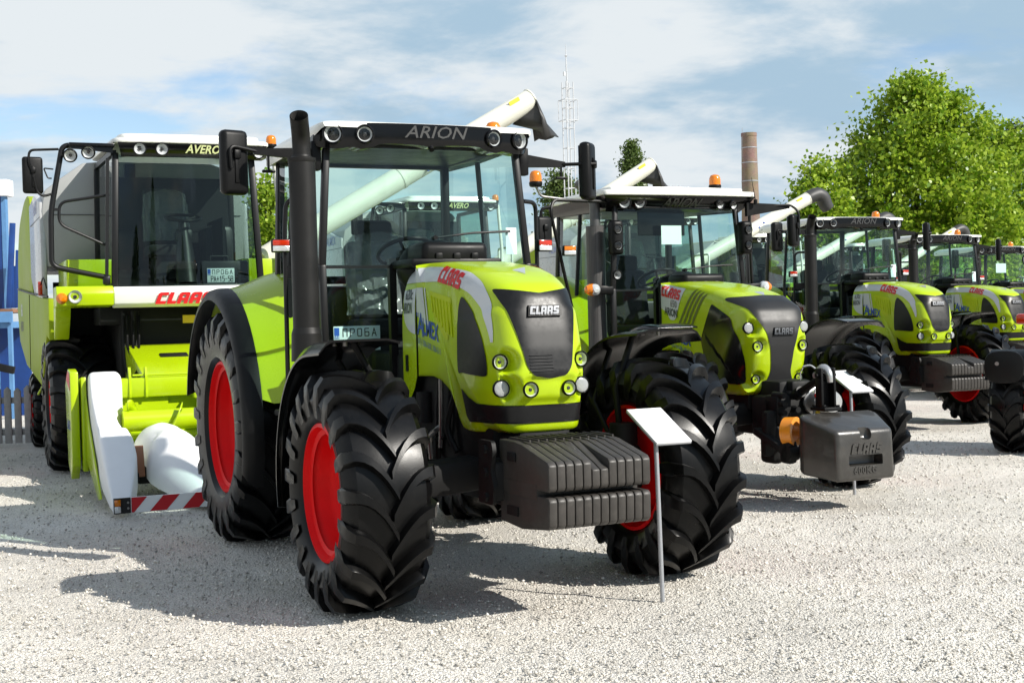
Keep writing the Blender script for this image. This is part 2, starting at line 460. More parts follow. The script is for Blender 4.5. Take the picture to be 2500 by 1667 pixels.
def rim_mb(R, W, hubr=.13, dish=.20):
    # R = flange radius; outboard +y, dished disc inside
    b = MB(); h = W/2; mt = Matrix.Rotation(-pi/2, 4, 'X')
    w = h*.80
    b.lathe([(R-.05, w-.035), (R+.012, w-.012), (R+.016, w+.006), (R-.006, w+.012), (R-.020, w-.02), (R-.035, w-.06), (R-.055, w-.085), (R-.058, w-.13),
             (R-.085, w-.16), (R-.10, w-.17), (R*.62, w-dish-.10), (R*.50, w-dish-.085), (R*.46, w-dish-.03), (hubr+.03, w-dish-.015), (hubr, w-dish+.01), (hubr-.02, w-dish+.04), (.0, w-dish+.05)], 56, mt)
    # inboard barrel and well
    b.lathe([(R-.10, w-.17), (R-.09, .0), (R-.06, -w+.08), (R-.02, -w+.02), (R+.016, -w-.006), (R-.006, -w-.012), (R-.03, -w+.03), (R-.075, -w+.09), (R-.11, 0.02), (R-.115, w-.19), (R*.62, w-dish-.115), (.0, w-dish-.10)], 56, mt)
    for i in range(10):
        a = 2*pi*i/10; r = R*.54
        b.cyl((r*cos(a), w-dish-.085, r*sin(a)), (r*cos(a), w-dish-.055, r*sin(a)), .016, seg=6)
    return b
def make_wheel(parent, name, pos, R, W, rim, sg, nl, ph=0., cache={}, tag_=''):
    key = (R, W, rim, nl, ph)
    if key not in cache:
        t = tyre_mb(R, W, rim, nl, ph=ph).build('tyre', 'rubber', ang=32); r = rim_mb(rim, W).build('rim', 'red', ang=40)
        cache[key] = (t.data, r.data); bpy.data.objects.remove(t); bpy.data.objects.remove(r)
    t = link(name, cache[key][0], parent); t.location = pos
    r = link('rim', cache[key][1], t)
    if sg < 0: r.rotation_euler = (0, 0, pi)
    return t

# ------------------------------------------------------------------ lamps
def round_lamp(parent, name, c, n, r, body='black', depth=.05, ring=.012, ribbed=False):
    n = Vector(n).normalized(); c = Vector(c)
    mt, _ = frame_to(c, c+n)
    b = MB(); b.lathe([(0, -depth), (r*.8, -depth), (r+ring, -.014), (r+ring, .004), (r+ring*.4, .010), (r, .006), (r-.001, -.002)], 28, mt)
    o = b.build(name, body, parent)
    bb = MB(); bb.lathe([(0, -.036), (r*.25, -.035), (r*.5, -.030), (r*.52, -.027), (r*.75, -.018), (r*.77, -.014), (r-.002, -.001)], 28, mt); bb.build('reflector', 'reflector', o)
    bl = MB(); bl.lathe([(0, -.006), (r*.22, -.008), (r*.30, -.014), (r*.26, -.034)], 16, mt); bl.build('bulb_shield', 'graphite', o)
    l = MB(); l.lathe([(0, r*.10+.004), (r*.5, r*.085+.004), (r*.85, r*.035+.004), (r, .002)], 28, mt); l.build('lens', 'ribbedlens' if ribbed else 'lensglass', o)
    return o
def beacon(parent, c, up=.0):
    b = MB(); x, y, z = c
    b.lathe([(0,0),(.05,0),(.062,.012),(.066,.035),(.062,.05),(0,.05)], 24, Matrix.Translation((x,y,z)))
    o = b.build('beacon', 'black', parent)
    d = MB(); d.lathe([(.0605,.05),(.060,.10),(.056,.125),(.043,.148),(.02,.158),(0,.16)], 24, Matrix.Translation((x,y,z))); d.build('amber_dome', 'amber', o)
    g = MB(); g.box((x,y,z+.085),(.04,.04,.05), bev=.008); g.build('reflector', 'reflector', o)
    return o
def marker_lamp(parent, c, w, h, d, rot, cols=('redlens', 'clearlens')):
    m = Matrix.Translation(Vector(c)) @ Matrix.Rotation(rot, 4, 'Z')
    b = MB(); b.box((0,0,0), (d, w, h), bev=.010); o = b.build('marker_lamp', 'black', parent); o.matrix_local = m
    for i, cc in enumerate(cols):
        k = MB(); k.box((d/2, 0, (h*.215)*(1 if i == 0 else -1)), (.016, w*.9, h*.42), bev=.005); k.build('lens', cc, o)
    return o

# ------------------------------------------------------------------ bonnet of the smaller tractors
SPINE = [(-.745,1.30),(-.48,1.307),(-.33,1.285),(-.20,1.235),(-.135,1.18),(-.10,1.10),(-.065,1.03),(-.02,1.0),(.10,.992),(.35,.997),(.500,1.004),(.522,1.02),(.526,1.055),(.535,1.175),(.575,1.225),(.588,1.27),(.585,1.34),(.560,1.48),(.530,1.60),(.497,1.715),(.470,1.79),(.437,1.835),(.39,1.872),(.30,1.910),(.206,1.942),(.05,1.978),(-.1,2.000),(-.376,2.032),(-.60,2.042),(-.745,2.044),(-.745,1.95),(-.745,1.85),(-.745,1.7),(-.745,1.5),(-.745,1.36)]
def blend(a, b, t): return a+(b-a)*t
def hood_grid(spine, C, nfun, W, seg=36, per=5):
    # resample the outline, then fan superelliptic ribs from outline to flat side
    P = [Vector((p[0], p[1], 0)) for p in spine]; Q = []
    for i in range(len(P)-1):
        l = (P[i+1]-P[i]).length; k = max(2, int(l/.014))
        for j in range(k): Q.append(P[i].lerp(P[i+1], j/k))
    Q.append(P[-1])
    # light smoothing except at the ends
    for _ in range(2):
        Q = [Q[0]]+[(Q[i-1]+Q[i]*2+Q[i+1])/4 for i in range(1, len(Q)-1)]+[Q[-1]]
    ns = [nfun(q.x, q.y) for q in Q]; G = []
    for _ in range(3): ns = [ns[i] if ns[i] > 29 else (1/((1/ns[i-1]+1/ns[i]+1/ns[(i+1)%len(ns)])/3)) for i in range(len(ns))]
    for q, n in zip(Q, ns):
        row = []
        for k in range(-seg, seg+1):
            ph = k/seg*pi/2
            s = abs(sin(ph))**(2/n)*(1 if ph >= 0 else -1); r = max(cos(ph), 0)**(2/n) if abs(k) < seg else 0.
            # finish the flat side a little short of the fan centre
            x = C[0]+(q.x-C[0])*r; z = C[1]+(q.y-C[1])*r
            w = W(x, z) if callable(W) else W
            row.append(Vector((x, s*w, z)))
        G.append(row)
    return G
def nA(x, z):
    if x < -.74 and z < 2.03: return 60.
    if z < 1.02 and x < .49: return blend(30., 7., min(max((x-.05)/.2,0),1))
    if z < 1.32 and x < .1: return 30.
    if x >= .49: # front, from lip upwards
        return 4.6 if z > 1.2 else 5.0
    t = min(max((.45-x)/.5, 0), 1)
    return blend(3.6, 5.5, t)
def WA(x, z):
    w = .318
    if z < 1.25: w -= .02*min((1.25-z)/.15, 1)
    w -= .012*min(max((-.35-x)/.4,0),1)
    return w
LAMPS_A = [(.262,1.417,.040),(.260,1.265,.044),(.123,1.257,.040)]
SIDEGRILLE = smooth_poly([(-.02,1.36),(-.022,1.55),(.0,1.72),(.035,1.795),(.075,1.79),(.15,1.74),(.24,1.655),(.31,1.55),(.355,1.44),(.365,1.375),(.345,1.335),(.20,1.338),(.05,1.348)], 5)
SWAP = {}
def scoops(G, lamps, xmin, edge=.034):
    # flat-bottomed scoops moulded round the lamps; returns each lamp's seat
    b = MB(); b.grid(G, closeu=True); bv = BVHTree.FromPolygons(b.v, b.f); seat = []
    for ly, lz, lr in lamps:
        h = bv.ray_cast(Vector((4, ly+.004, lz)), Vector((-1,0,0))); seat.append(h[0].x)
    for row in G:
        for p in row:
            if p.x > xmin:
                for (ly, lz, lr), sx in zip(lamps, seat):
                    d = sqrt((abs(p.y)-ly+.006)**2+(p.z-lz)**2); d0 = lr+.014
                    if d < d0+edge:
                        k = min(max((d-d0)/edge,0),1); k = k*k*(3-2*k); p.x = min(p.x, (sx-.016)*(1-k)+p.x*k)
    return seat
def make_tractor_a():
    t = thing('tractor', 'lime green tractor in front with red wheels, weights on its nose and a number plate behind the windscreen', 'tractor', group='lime green tractors parked in a row')
    # ---- bonnet
    G = hood_grid(SPINE, (-.30,1.60), nA, WA)
    lampx = scoops(G, LAMPS_A, .2)
    b = MB(); b.grid(G, closeu=True); hood = b.build('bonnet', 'green', t, ang=50)
    skin = Skin(hood)
    # cowl between bonnet and cab
    def arch(x, ztop, zbot, w, n=4.):
        row = []
        for k in range(-16, 17):
            ph = k/16*pi/2; s = abs(sin(ph))**(2/n)*(1 if ph >= 0 else -1); r = max(cos(ph),0)**(2/n); row.append(Vector((x, s*w, zbot+.25+(ztop-zbot-.25)*r)))
        return [Vector((x, -w, zbot))]+row+[Vector((x, w, zbot))]
    b = MB(); b.grid([arch(-1.02,2.03,1.15,.306), arch(-.88,2.042,1.15,.312), arch(-.80,2.045,1.22,.312), arch(-.757,2.045,1.30,.309)]); cowl = b.build('cowl', 'green', t)
    cskin = Skin(cowl)
    # inner engine block (dark)
    b = MB(); b.box((-.45,0,1.25),(1.5,.50,.95), bev=.04); b.box((-.6,0,.80),(2.2,.34,.5), bev=.04); b.box((.0,0,1.3),(.5,.42,.5), bev=.02)
    b.box((.2,0,.88),(.75,.40,.22), bev=.02)
    b.box((-1.5,0,1.0),(1.2,.52,.9), bev=.04); b.box((-2.8,0,.92),(.9,.6,.75), bev=.06)
    for y in (-.27,.27):
        b.tube([(-.52,y,.75),(-.50,y,1.1),(-.47,y*.95,1.4)], .018); b.tube([(-.6,y,.9),(-.35,y*1.05,.95),(-.3,y,1.2)], .014, smooth=4); b.cyl((-.72,y,1.0),(-.72,y,1.2),.06); b.tube([(-.2,y,.85),(-.28,y*1.1,1.0),(-.2,y,1.22)], .02, smooth=4)
    b.build('engine_block', 'dark', t)
    b = MB()
    for y in (-.29,): b.tube([(-.42,y,.86),(-.40,y,1.05),(-.385,y,1.32)], .014); b.tube([(-.53,y-.02,.78),(-.52,y-.03,.92),(-.44,y-.02,.97),(-.42,y,.99)], .018, smooth=4)
    b.build('coolant_pipe', 'steel', t)
    # ---- grilles, stripes
    fr = lambda off: (lambda y, z: skin.front(y, z, off))
    sd = lambda sg, off: (lambda x, z: skin.side(x, z, sg, off))
    gp = round_poly([(-.243,1.838),(0,1.806),(.243,1.838),(.20,1.66),(.155,1.46),(.142,1.385),(.105,1.335),(.0,1.318),(-.105,1.335),(-.142,1.385),(-.155,1.46),(-.20,1.66)], [.02,.01,.02,.1,.1,.03,.03,.03,.03,.03,.1,.1])
    g = decal('front_grille', fill2d(gp, .022), fr(.006), 'grille', t)
    b = MB()
    for k in range(6): 
        z = 1.36+.018*k; pts = [skin.front(y, z, .010) for y in np.linspace(-.125,.02,7)]
        b.tube(pts, .0025, 5)
    b.build('grille_slats', 'graphite', g)
    decal('lower_grille', fill2d([(-.285,1.062),(.285,1.062),(.285,1.168),(-.285,1.168)], .022), fr(.006), 'grille', t)
    for sg in (-1, 1):
        decal('side_grille', fill2d(SIDEGRILLE, .022), sd(sg,.006), 'grille', t)
        decal('lower_grille', fill2d(round_poly([(.02,1.255),(.11,1.205),(.22,1.172),(.40,1.168),(.40,1.062),(.09,1.055),(.045,1.09)], .01), .02), sd(sg,.005), 'grille', t)
        # silver sweep over the bonnet side
        top = [(-.742,2.005),(-.5,2.002),(-.25,1.985),(.0,1.955),(.13,1.92),(.24,1.87),(.33,1.79),(.385,1.69),(.41,1.60),(.415,1.53)]
        bot = [(.395,1.53),(.365,1.60),(.30,1.70),(.20,1.78),(.10,1.83),(-.1,1.88),(-.35,1.905),(-.742,1.913)]
        decal('silver_stripe', fill2d(smooth_line(top)+smooth_line(bot), .022), sd(sg,.004), 'silver', t)
        decal('silver_stripe', fill2d([(-.742,1.88),(-.60,1.878),(-.545,1.63),(-.742,1.705)], .03), sd(sg,.004), 'silver', t)
        decal('silver_stripe', fill2d([(-.578,1.875),(-.555,1.872),(-.495,1.60),(-.525,1.615)], .03), sd(sg,.004), 'silver', t)
        csd = (lambda sg: (lambda x, z: cskin.side(x, z, sg, .004)))(sg)
        decal('silver_stripe', fill2d([(-1.01,2.0),(-.76,2.003),(-.76,1.914),(-1.01,1.912)], .03), csd, 'silver', t)
        decal('silver_stripe', fill2d(round_poly([(-1.01,1.868),(-.76,1.876),(-.76,1.575),(-.88,1.60),(-.98,1.67)], [.01,.01,.01,.06,.06]), .03), csd, 'silver', t)
        # louvre panel
        b = MB(); lp = round_poly([(-.485,1.855),(-.11,1.80),(-.12,1.70),(-.175,1.52),(-.30,1.60),(-.42,1.70)], [.02,.03,.03,.05,.1,.08])
        P, F = project(fill2d(lp, .03), sd(sg,.003)); b.raw(P, F)
        for k in range(7):
            x = -.44+.052*k; z0 = 1.84-.147*(x+.485)-.01; z1 = (1.70-.62*(x+.42)) if x < -.25 else 1.585-.3*(x+.24)
            b.tube([skin.side(x+.03*(1-u), blend(z1, z0, u), sg, .006) for u in np.linspace(.04,.96,8)], .006, 6)
        b.build('louvre_panel', 'dgreen', t)
        # ALMEX lettering
        mp = (lambda sg: (lambda cx, cz, off, sl=-.17: (lambda u, v: skin.side(cx+(u if sg < 0 else -u), cz+v+sl*u, sg, off))))(sg)
        tv, tf = text2d('LMEX', .15, sx=.78, bold=.003)
        decal('dealer_lettering', (tv, tf), mp(-.475,1.60,.005), 'blue', t)
        tv, tf = text2d('A', .21, sx=.85, shear=.15, bold=.003)
        decal('dealer_lettering', (tv, tf), mp(-.665,1.635,.005), 'blue', t)
        decal('dealer_lettering', text2d('es', .06, sx=1., shear=.2), mp(-.71,1.71,.006), 'blue', t)
        decal('dealer_lettering', text2d('011/ 306-500, 306-511', .055, sx=.85), mp(-.50,1.50,.005), 'blue', t)
        # CLAAS word mark
        mp2 = lambda u, v, sg=sg: skin.side(-.16+(u if sg < 0 else -u), 1.925+v-.16*u-.25*max(u,0)**2, sg, .007)
        decal('maker_lettering', wordmark(.098, .22, .92), mp2, 'redlogo', t)
        cs = lambda cx, cz, sg=sg: (lambda u, v: cskin.side(cx+(u if sg < 0 else -u), cz+v, sg, .007))
        o = decal('model_lettering', text2d('620c', .10, sx=.80, bold=.001), cs(-.885,1.835), 'blacktext', t); o2 = decal('model_lettering', text2d('630c', .10, sx=.80, bold=.001), cs(-.885,1.835), 'blacktext', t); SWAP[o.data.name] = o2.data; bpy.data.objects.remove(o2)
        o = decal('model_lettering', text2d('ARION', .10, sx=.62, bold=.0015), cs(-.905,1.745), 'blacktext', t)
        b = MB(); b.prism(round_poly([(-.945,1.33),(-.905,1.33),(-.905,1.44),(-.945,1.44)], .012), 'y', sg*.309, sg*.318); b.build('latch', 'black', t)
    # maker badge on grille, chrome
    wv, wf = wordmark(.046, .25, 1.05)
    b = MB(); P = [skin.front(y, 1.70+z, .022) for y, z in ((-.104,-.030),(.108,-.030),(.117,.030),(-.092,.030))]
    bk = MB(); bk.raw(P+[p-Vector((.02,0,0)) for p in P], [[0,1,2,3],[4,5,6,7],[0,1,5,4],[1,2,6,5],[2,3,7,6],[3,0,4,7]]); eb = bk.build('maker_badge', 'black', t)
    P, F = project((wv, wf), lambda y, z: skin.front(y, 1.70+z, .028)); b.raw(P, F); 
    P2 = [p-Vector((.012,0,0)) for p in P]; b.build('badge_lettering', 'badgechrome', eb)
    # small arrow badge on the bonnet top
    c = skin.top(.206,0,.004); b = MB(); b.raw([c+Vector((-.055,-.022,.012)), c+Vector((-.045,.03,.012)), c+Vector((.045,.012,.022)), c+Vector((-.05,-.022,-.01)), c+Vector((-.04,.03,-.01)), c+Vector((.05,.012,-.02))], [[0,1,2],[0,2,5,3],[1,2,5,4],[0,1,4,3]]); b.build('arrow_badge', 'chrome', t, smooth=False)
    for (ly, lz, lr), sx in zip(LAMPS_A, lampx):
        for sg in (-1, 1): round_lamp(t, 'headlamp', (sx-.004, sg*ly, lz), (1,.06*sg,.03), lr, ring=.007, ribbed=(lr > .042))
    # ---- front weights
    b = MB(); n = 12; w = .62/n
    for i in range(n):
        y = -.31+w*(i+.5)
        short = .022 if i in (5,6) else 0
        for z0, z1 in ((.745,.955),(.545,.715)):
            if z1 < .8: short = 0
            if z1 > .8: pl = [(.52,z0),(1.135,z0),(1.150,z0+.02),(1.150,.885-short*1.6),(1.130-short*2.2,.905-short*1.2),(.82,.975),(.72,.985),(.52,.985)]
            else: pl = [(.52,z0-.02),(.80,z0-.035),(1.12-short,z0),(1.145-short,z0+.02),(1.150-short,z1-.02),(1.135-short,z1),(.52,z1)]
            b.prism(pl, 'y', y-w/2+.002, y+w/2-.002, bev=.008)
        b.box((.76,y,.73),(.48,w-.002,.08))
    for i in range(n-1):   # web gaps on the top
        y = -.31+w*(i+1); b.box((.70,y,.992),(.26,.010,.012))
    wt = b.build('front_weights', 'weight', t)
    b = MB(); b.box((.70,-.3155,.90),(.10,.010,.05), bev=.004); b.box((.70,-.3155,.60),(.14,.006,.05)); b.build('recess_shade_pad', 'dark', wt)  # raised dark pads, painting the shade of hollows in the casting
    b = MB()
    for y in (-.37,.37):
        b.prism(round_poly([(.38,.62),(.58,.62),(.60,.72),(.56,.82),(.60,.92),(.58,.98),(.40,.98)], .02), 'y', y-.012, y+.012)
        for z in (.93,.80,.66): b.cyl((.50,y*.95,z),(.50,y*1.08,z),.028, seg=6)
    b.box((.45,0,.75),(.25,.72,.22), bev=.02); b.build('weight_bracket', 'dark', t)
    # ---- front axle
    b = MB(); b.bar((0,-.80,.70),(0,0,.76),.24,.20,.04); b.bar((0,.80,.70),(0,0,.76),.24,.20,.04); b.box((-.1,0,.80),(.7,.42,.26), bev=.04)
    b.tube([(-.22,-.72,.70),(-.24,-.3,.78),(-.24,.3,.78),(-.22,.72,.70)], .03)
    for y in (-1,1): b.cyl((0,y*.74,.70),(0,y*.86,.70),.17,.16,24); b.cyl((0,y*.80,.45),(0,y*.80,.98),.09,.09)
    b.build('front_axle', 'dark', t)
    b = MB(); b.tube([(-.235,-.70,.74),(-.24,-.36,.79)], .022); b.build('steering_ram', 'steel', t)
    b = MB(); b.cyl((-2.837,-.78,.89),(-2.837,.78,.89),.16); b.box((-2.837,0,.92),(.5,1.0,.5), bev=.05)
    # three point arms and rear clutter
    b.bar((-3.1,-.3,.6),(-3.7,-.4,.55),.08,.06); b.bar((-3.1,.3,.6),(-3.7,.4,.55),.08,.06); b.build('rear_axle', 'dark', t)
    for sg in (-1, 1):
        make_wheel(t, 'front_wheel', (0,1.04 if sg > 0 else -.99,.692), .70, .50, .385, sg, 19, .1)
        make_wheel(t, 'rear_wheel', (-2.837,1.0 if sg > 0 else -.90,.885), .895, .58, .49, sg, 21, .05)
        # front mudguard: curved shell over the wheel
        G = []
        for k in range(25):
            R = .86; row = []
            if k < 19: a = radians(blend(193, 92, k/18)); cx, cz = R*cos(a), .70+R*sin(a); nx, nz = cos(a), sin(a)
            else: u_ = (k-18)/6; cx, cz = -.03+.27*u_, 1.5595+.012*u_; nx, nz = .15*u_, 1.
            for j in range(13):
                u = j/12; y = sg*blend(.78,1.26,u); drop = .07*max(0,(u-.82)/.18)**2+.02*max(0,(.15-u)/.15)
                row.append(Vector((cx-nx*drop, y, cz-nz*drop)))
            G.append(row)
        b = MB(); b.grid(G); G2 = [[p+Vector((0,0,0))-(p-Vector((0,p.y,.70))).normalized()*.014 for p in r] for r in G]; b.grid(G2)
        rim_ = lambda A, B: b.grid([A, B])
        rim_(G[0], G2[0]); rim_(G[-1], G2[-1]); rim_([r[0] for r in G], [r[0] for r in G2]); rim_([r[-1] for r in G], [r[-1] for r in G2])
        f = b.build('front_mudguard', 'gloss', t, ang=50)
        b = MB(); b.tube([(-.02,sg*.80,.72),(-.05,sg*.78,1.2),(-.10,sg*.95,1.545)], .022); b.tube([(-.02,sg*.80,.72),(-.35,sg*.78,1.1),(-.42,sg*.95,1.44)], .018); b.build('mudguard_stay', 'black', f)
        b = MB()
        for x in (-.15,.05): b.cyl((x,sg*1.05,1.53),(x,sg*1.05,1.555),.014,seg=6)
        b.build('bolt', 'steel', f)
    return t, hood
def smooth_line(p, k=5): return [(q.x, q.y) for q in catmull([Vector((a,b_,0)) for a, b_ in p], k)]
# ------------------------------------------------------------------ cab shared by the tractors
def pane(parent, name, pts, m='glass', bulge=(0,0,0), n=8):
    # four corners (a,b,c,d), bulged sheet of glass with 5 mm thickness read by its edge band
    a, b_, c, d = [Vector(p) for p in pts]; B = Vector(bulge); G = []
    for i in range(n+1):
        u = i/n; row = []
        for j in range(n+1):
            v = j/n; p = (a*(1-u)+b_*u)*(1-v)+(d*(1-u)+c*u)*v; row.append(p+B*(1-(2*u-1)**2))
        G.append(row)
    q = MB(); q.grid(G); return q.build(name, m, parent)
def mirror_unit(t, c, w, h, d, yaw, armpts, r=.013, flatarm=None, low=None):
    m = Matrix.Translation(Vector(c)) @ Matrix.Rotation(yaw, 4, 'Z')
    b = MB(); b.box((0,0,0), (d, w, h), bev=min(.035, d*.45), seg=3, taper=None)
    o = b.build('mirror', 'black', t); o.matrix_local = m
    b = MB(); b.box((-d/2-.001,0,0),(.004,w*.84,h*.88), bev=.0015); b.build('mirror_glass', 'chrome', o)
    b = MB(); b.box((d/2+.004,0,-.02),(.012,.03,h*.55), bev=.005); b.box((d/2+.010,0,.05),(.03,.05,.06), bev=.01); b.build('mirror_clamp', 'black', o)
    b = MB()
    if flatarm:
        for p0, p1, w0, w1 in flatarm:
            p0, p1 = Vector(p0), Vector(p1); b.raw([p0+Vector((-.02,0,-w0)), p0+Vector((.02,0,-w0)), p0+Vector((.02,0,w0)), p0+Vector((-.02,0,w0)), p1+Vector((-.012,0,-w1)), p1+Vector((.012,0,-w1)), p1+Vector((.012,0,w1)), p1+Vector((-.012,0,w1))], [[0,1,2,3],[4,5,6,7],[0,1,5,4],[1,2,6,5],[2,3,7,6],[3,0,4,7]])
    for pts in armpts: b.tube(corner_path(pts, .05), r, 8)
    b.build('mirror_arm', 'black', t)
    return o
def make_cab(t, X=0., Z=0., style='A', text='ARION', lampx=-1.20):
    P = lambda x, y, z: Vector((x+X, y, z+Z))
    fx, rx = -1.33, -2.62
    yt, yb = .705, .77        # half widths top / waist
    fr = MB()
    post = lambda p0, p1, w=.055, h=.06: fr.bar(P(*p0), P(*p1), w, h, .012, up=(1,0,0))
    # pillars
    for s in (-1, 1):
        post((fx,s*yt,2.90),(fx+.035,s*yb,2.05),.05,.05); post((fx+.035,s*yb,2.06),(fx+.02,s*(yb-.01),1.25),.05,.06)
        post((rx,s*.68,2.92),(rx-.06,s*.70,2.0),.06,.07); post((rx-.06,s*.70,2.02),(rx+.1,s*.70,1.3),.06,.07)
        fr.bar(P(fx,s*.715,2.90),P(rx,s*.69,2.93),.05,.06,.01)           # roof rail
        fr.bar(P(fx+.03,s*.80,1.26),P(rx+.3,s*.74,1.26),.06,.10,.01)     # sill
        fr.tube([P(-2.02,s*.785,1.3),P(-2.06,s*.79,2.0),P(-2.05,s*.725,2.88)], .022, 8)
        # front waist bar and step
        fr.bar(P(fx+.04,s*.29,2.045),P(fx+.04,s*.76,2.045),.025,.022)
        fr.bar(P(fx+.03,s*.27,1.25),P(fx+.03,s*.27,2.10),.05,.05)
    fr.bar(P(fx,-.72,2.89),P(fx,.72,2.89),.05,.06); fr.bar(P(rx,-.68,2.91),P(rx,.68,2.91),.05,.06); fr.bar(P(rx-.06,-.68,2.0),P(rx-.06,.68,2.0),.05,.06)
    fr.bar(P(fx+.03,-.79,1.26),P(fx+.03,.79,1.26),.05,.06)
    fr.box(P(-1.95,0,1.22),(1.35,1.50,.10), bev=.02)
    fr.box(P(-2.55,0,1.55),(.16,1.36,.8), bev=.03)
    cab = fr.build('cab_frame', 'frame', t)
    # glass
    pane(cab, 'windscreen', (P(fx+.02,-.69,2.86),P(fx+.02,.69,2.86),P(fx+.05,.75,2.05),P(fx+.05,-.75,2.05)), bulge=(.06,0,0), n=12)
    for s in (-1, 1):
        pane(cab, 'lower_window', (P(fx+.035,s*.745,2.03),P(fx+.035,s*.30,2.03),P(fx+.025,s*.30,1.30),P(fx+.025,s*.74,1.30)), 'glass')
        pane(cab, 'door_window', (P(fx-.02,s*.715,2.87),P(-2.03,s*.73,2.89),P(-2.05,s*.80,1.32),P(fx-.01,s*.785,1.32)), 'glass', bulge=(0,.02*s,0))
        pane(cab, 'side_window', (P(-2.07,s*.735,2.89),P(rx,s*.70,2.9),P(rx-.05,s*.71,2.02),P(-2.08,s*.80,2.02)), 'glass')
    pane(cab, 'rear_window', (P(rx-.02,-.66,2.88),P(rx-.02,.66,2.88),P(rx-.08,.67,2.03),P(rx-.08,-.67,2.03)), 'glass', bulge=(-.05,0,0))
    # roof
    if style == 'A':
        def section(x, w, z0, z1, front=False):
            row = []
            for k in range(-14, 15):
                u = k/14*pi/2; s = abs(sin(u))**(2/5.5)*(1 if u > 0 else -1); c = max(cos(u),0)**(2/5.5); row.append(P(x, s*w, z0+(z1-z0)*c))
            return [P(x,-w+.01,z0-.02)]+row+[P(x,w-.01,z0-.02)]
        G = [section(-1.185,.765,3.000,3.020), section(-1.21,.785,2.985,3.026), section(-1.30,.80,2.955,3.034), section(-1.6,.81,2.92,3.042), section(-2.2,.80,2.90,3.05), section(-2.7,.77,2.90,3.045), section(-2.82,.74,2.91,3.02), section(-2.86,.70,2.93,2.98)]
        b = MB(); b.grid(G); b.raw(G[0], [list(range(len(G[0])))]); b.raw(G[-1], [list(range(len(G[-1])))[::-1]])
        roof = b.build('roof', 'white', t, ang=40)
        # black visor with wavy lower edge
        lo = [(-.80,2.915),(-.79,2.87),(-.74,2.845),(-.66,2.838),(-.56,2.85),(-.50,2.838),(-.42,2.85),(-.34,2.875),(-.1,2.872),(0,2.862),(.1,2.872),(.34,2.875),(.42,2.85),(.50,2.838),(.56,2.85),(.66,2.838),(.74,2.845),(.79,2.87),(.80,2.915)]
        up = [(.79,2.985),(.75,3.002),(.4,3.014),(0,3.016),(-.4,3.014),(-.75,3.002),(-.79,2.985)]
        poly = smooth_line(lo, 4)+smooth_line(up, 4)
        tri = fill2d(poly, .035)
        bend = lambda y, z: P(-1.165-.06*(y/.8)**2-.10*max(0,(abs(y)-.66)/.14)**2-.25*max(0,2.90-z), y, z)
        b = MB(); V = [bend(*v) for v in tri[0]]; b.raw(V, tri[1])
        Vp = [bend(*v) for v in poly]; n = len(Vp); b.raw(Vp+[v+Vector((-.12,0,0)) for v in Vp], [[i,(i+1)%n,n+(i+1)%n,n+i] for i in range(n)])
        vis = b.build('visor', 'gloss', t, ang=40)
        b = MB(); b.box(P(-2.02,0,2.918),(1.54,1.46,.03), bev=.01); b.prism([(-1.27+X,2.89+Z),(-1.75+X,2.92+Z),(-2.7+X,2.93+Z),(-2.7+X,2.95+Z),(-1.25+X,2.95+Z)], 'y', -.77, .77); b.build('headlining', 'black', roof)
        ns = 1
        for y in (-.696,-.479,.479,.696):
            p = bend(y, 2.935); 
            round_lamp(t, 'work_lamp', p+Vector((.012,0,0)), (1,.25*(y/.7),-.05), .058 if abs(y) > .6 else .052, ring=.014, body='gloss')
        tv, tf = text2d(text, .118, shear=.3, sx=1.22, bold=.001)
        decal('model_lettering', (tv, tf), lambda u, v: bend(.03+u, 2.957+v)+Vector((.004,0,0)), 'visortext', vis)
        b = MB(); b.cyl(bend(0,2.868)+Vector((-.02,0,0)), bend(0,2.86)+Vector((.01,0,-.02)), .018); b.build('washer_jet', 'black', vis)
    else:
        top = round_poly([(-1.20,-.90),(-1.16,-.5),(-1.15,0),(-1.16,.5),(-1.20,.90),(-2.75,.80),(-2.78,0),(-2.75,-.80)], [.06,.3,.3,.3,.06,.2,.2,.2])
        b = MB(); b.prism([(p[0]+X, p[1]) for p in top], 'z', 2.985+Z, 3.035+Z, bev=.018); b.prism([(p[0]*.96-.12+X, p[1]*.88) for p in top], 'z', 3.03+Z, 3.075+Z, bev=.02)
        roof = b.build('roof', 'white', t, ang=40)
        def lowf(y, z):   # underside slopes back below the white brim
            k = (2.985-z)/.15; return P(-1.185-.03*(y/.9)**2-.14*k*k-.03*k, y*(1-.11*k), z)
        G = [[lowf(-.885+1.77*j/30, 2.985-.15*i/6) for j in range(31)] for i in range(7)]
        b = MB(); b.grid(G)
        for s in (0, -1):
            side = [r[s] for r in G]; b.grid([side, [Vector((-2.7+X, v.y*.9, max(v.z, 2.88+Z))) for v in side]])
        vis = b.build('visor', 'gloss', t, ang=40)
        b = MB(); b.box(P(-1.95,0,2.87),(1.35,1.36,.03), bev=.01); b.build('headlining', 'black', roof)
        for y in (-.68,-.50,.50,.68):
            p = lowf(y, 2.912); round_lamp(t, 'work_lamp', p+Vector((.01,0,0)), (1,.35*(y/.7),-.25), .052 if abs(y) > .6 else .050, ring=.016, body='gloss')
        tv, tf = text2d(text, .125, shear=.3, sx=1.15, bold=.002)
        decal('model_lettering', (tv, tf), lambda u, v: lowf(.0+u, 2.91+v)+Vector((.006,0,0)), 'visortext', vis)
    # interior
    b = MB(); b.box(P(-2.12,-.02,1.62),(.50,.52,.14), bev=.05); b.box(P(-2.36,-.02,1.98),(.14,.48,.62), rot=('Y', -.15), bev=.06, seg=3); b.box(P(-2.40,-.02,2.36),(.10,.30,.18), bev=.04)
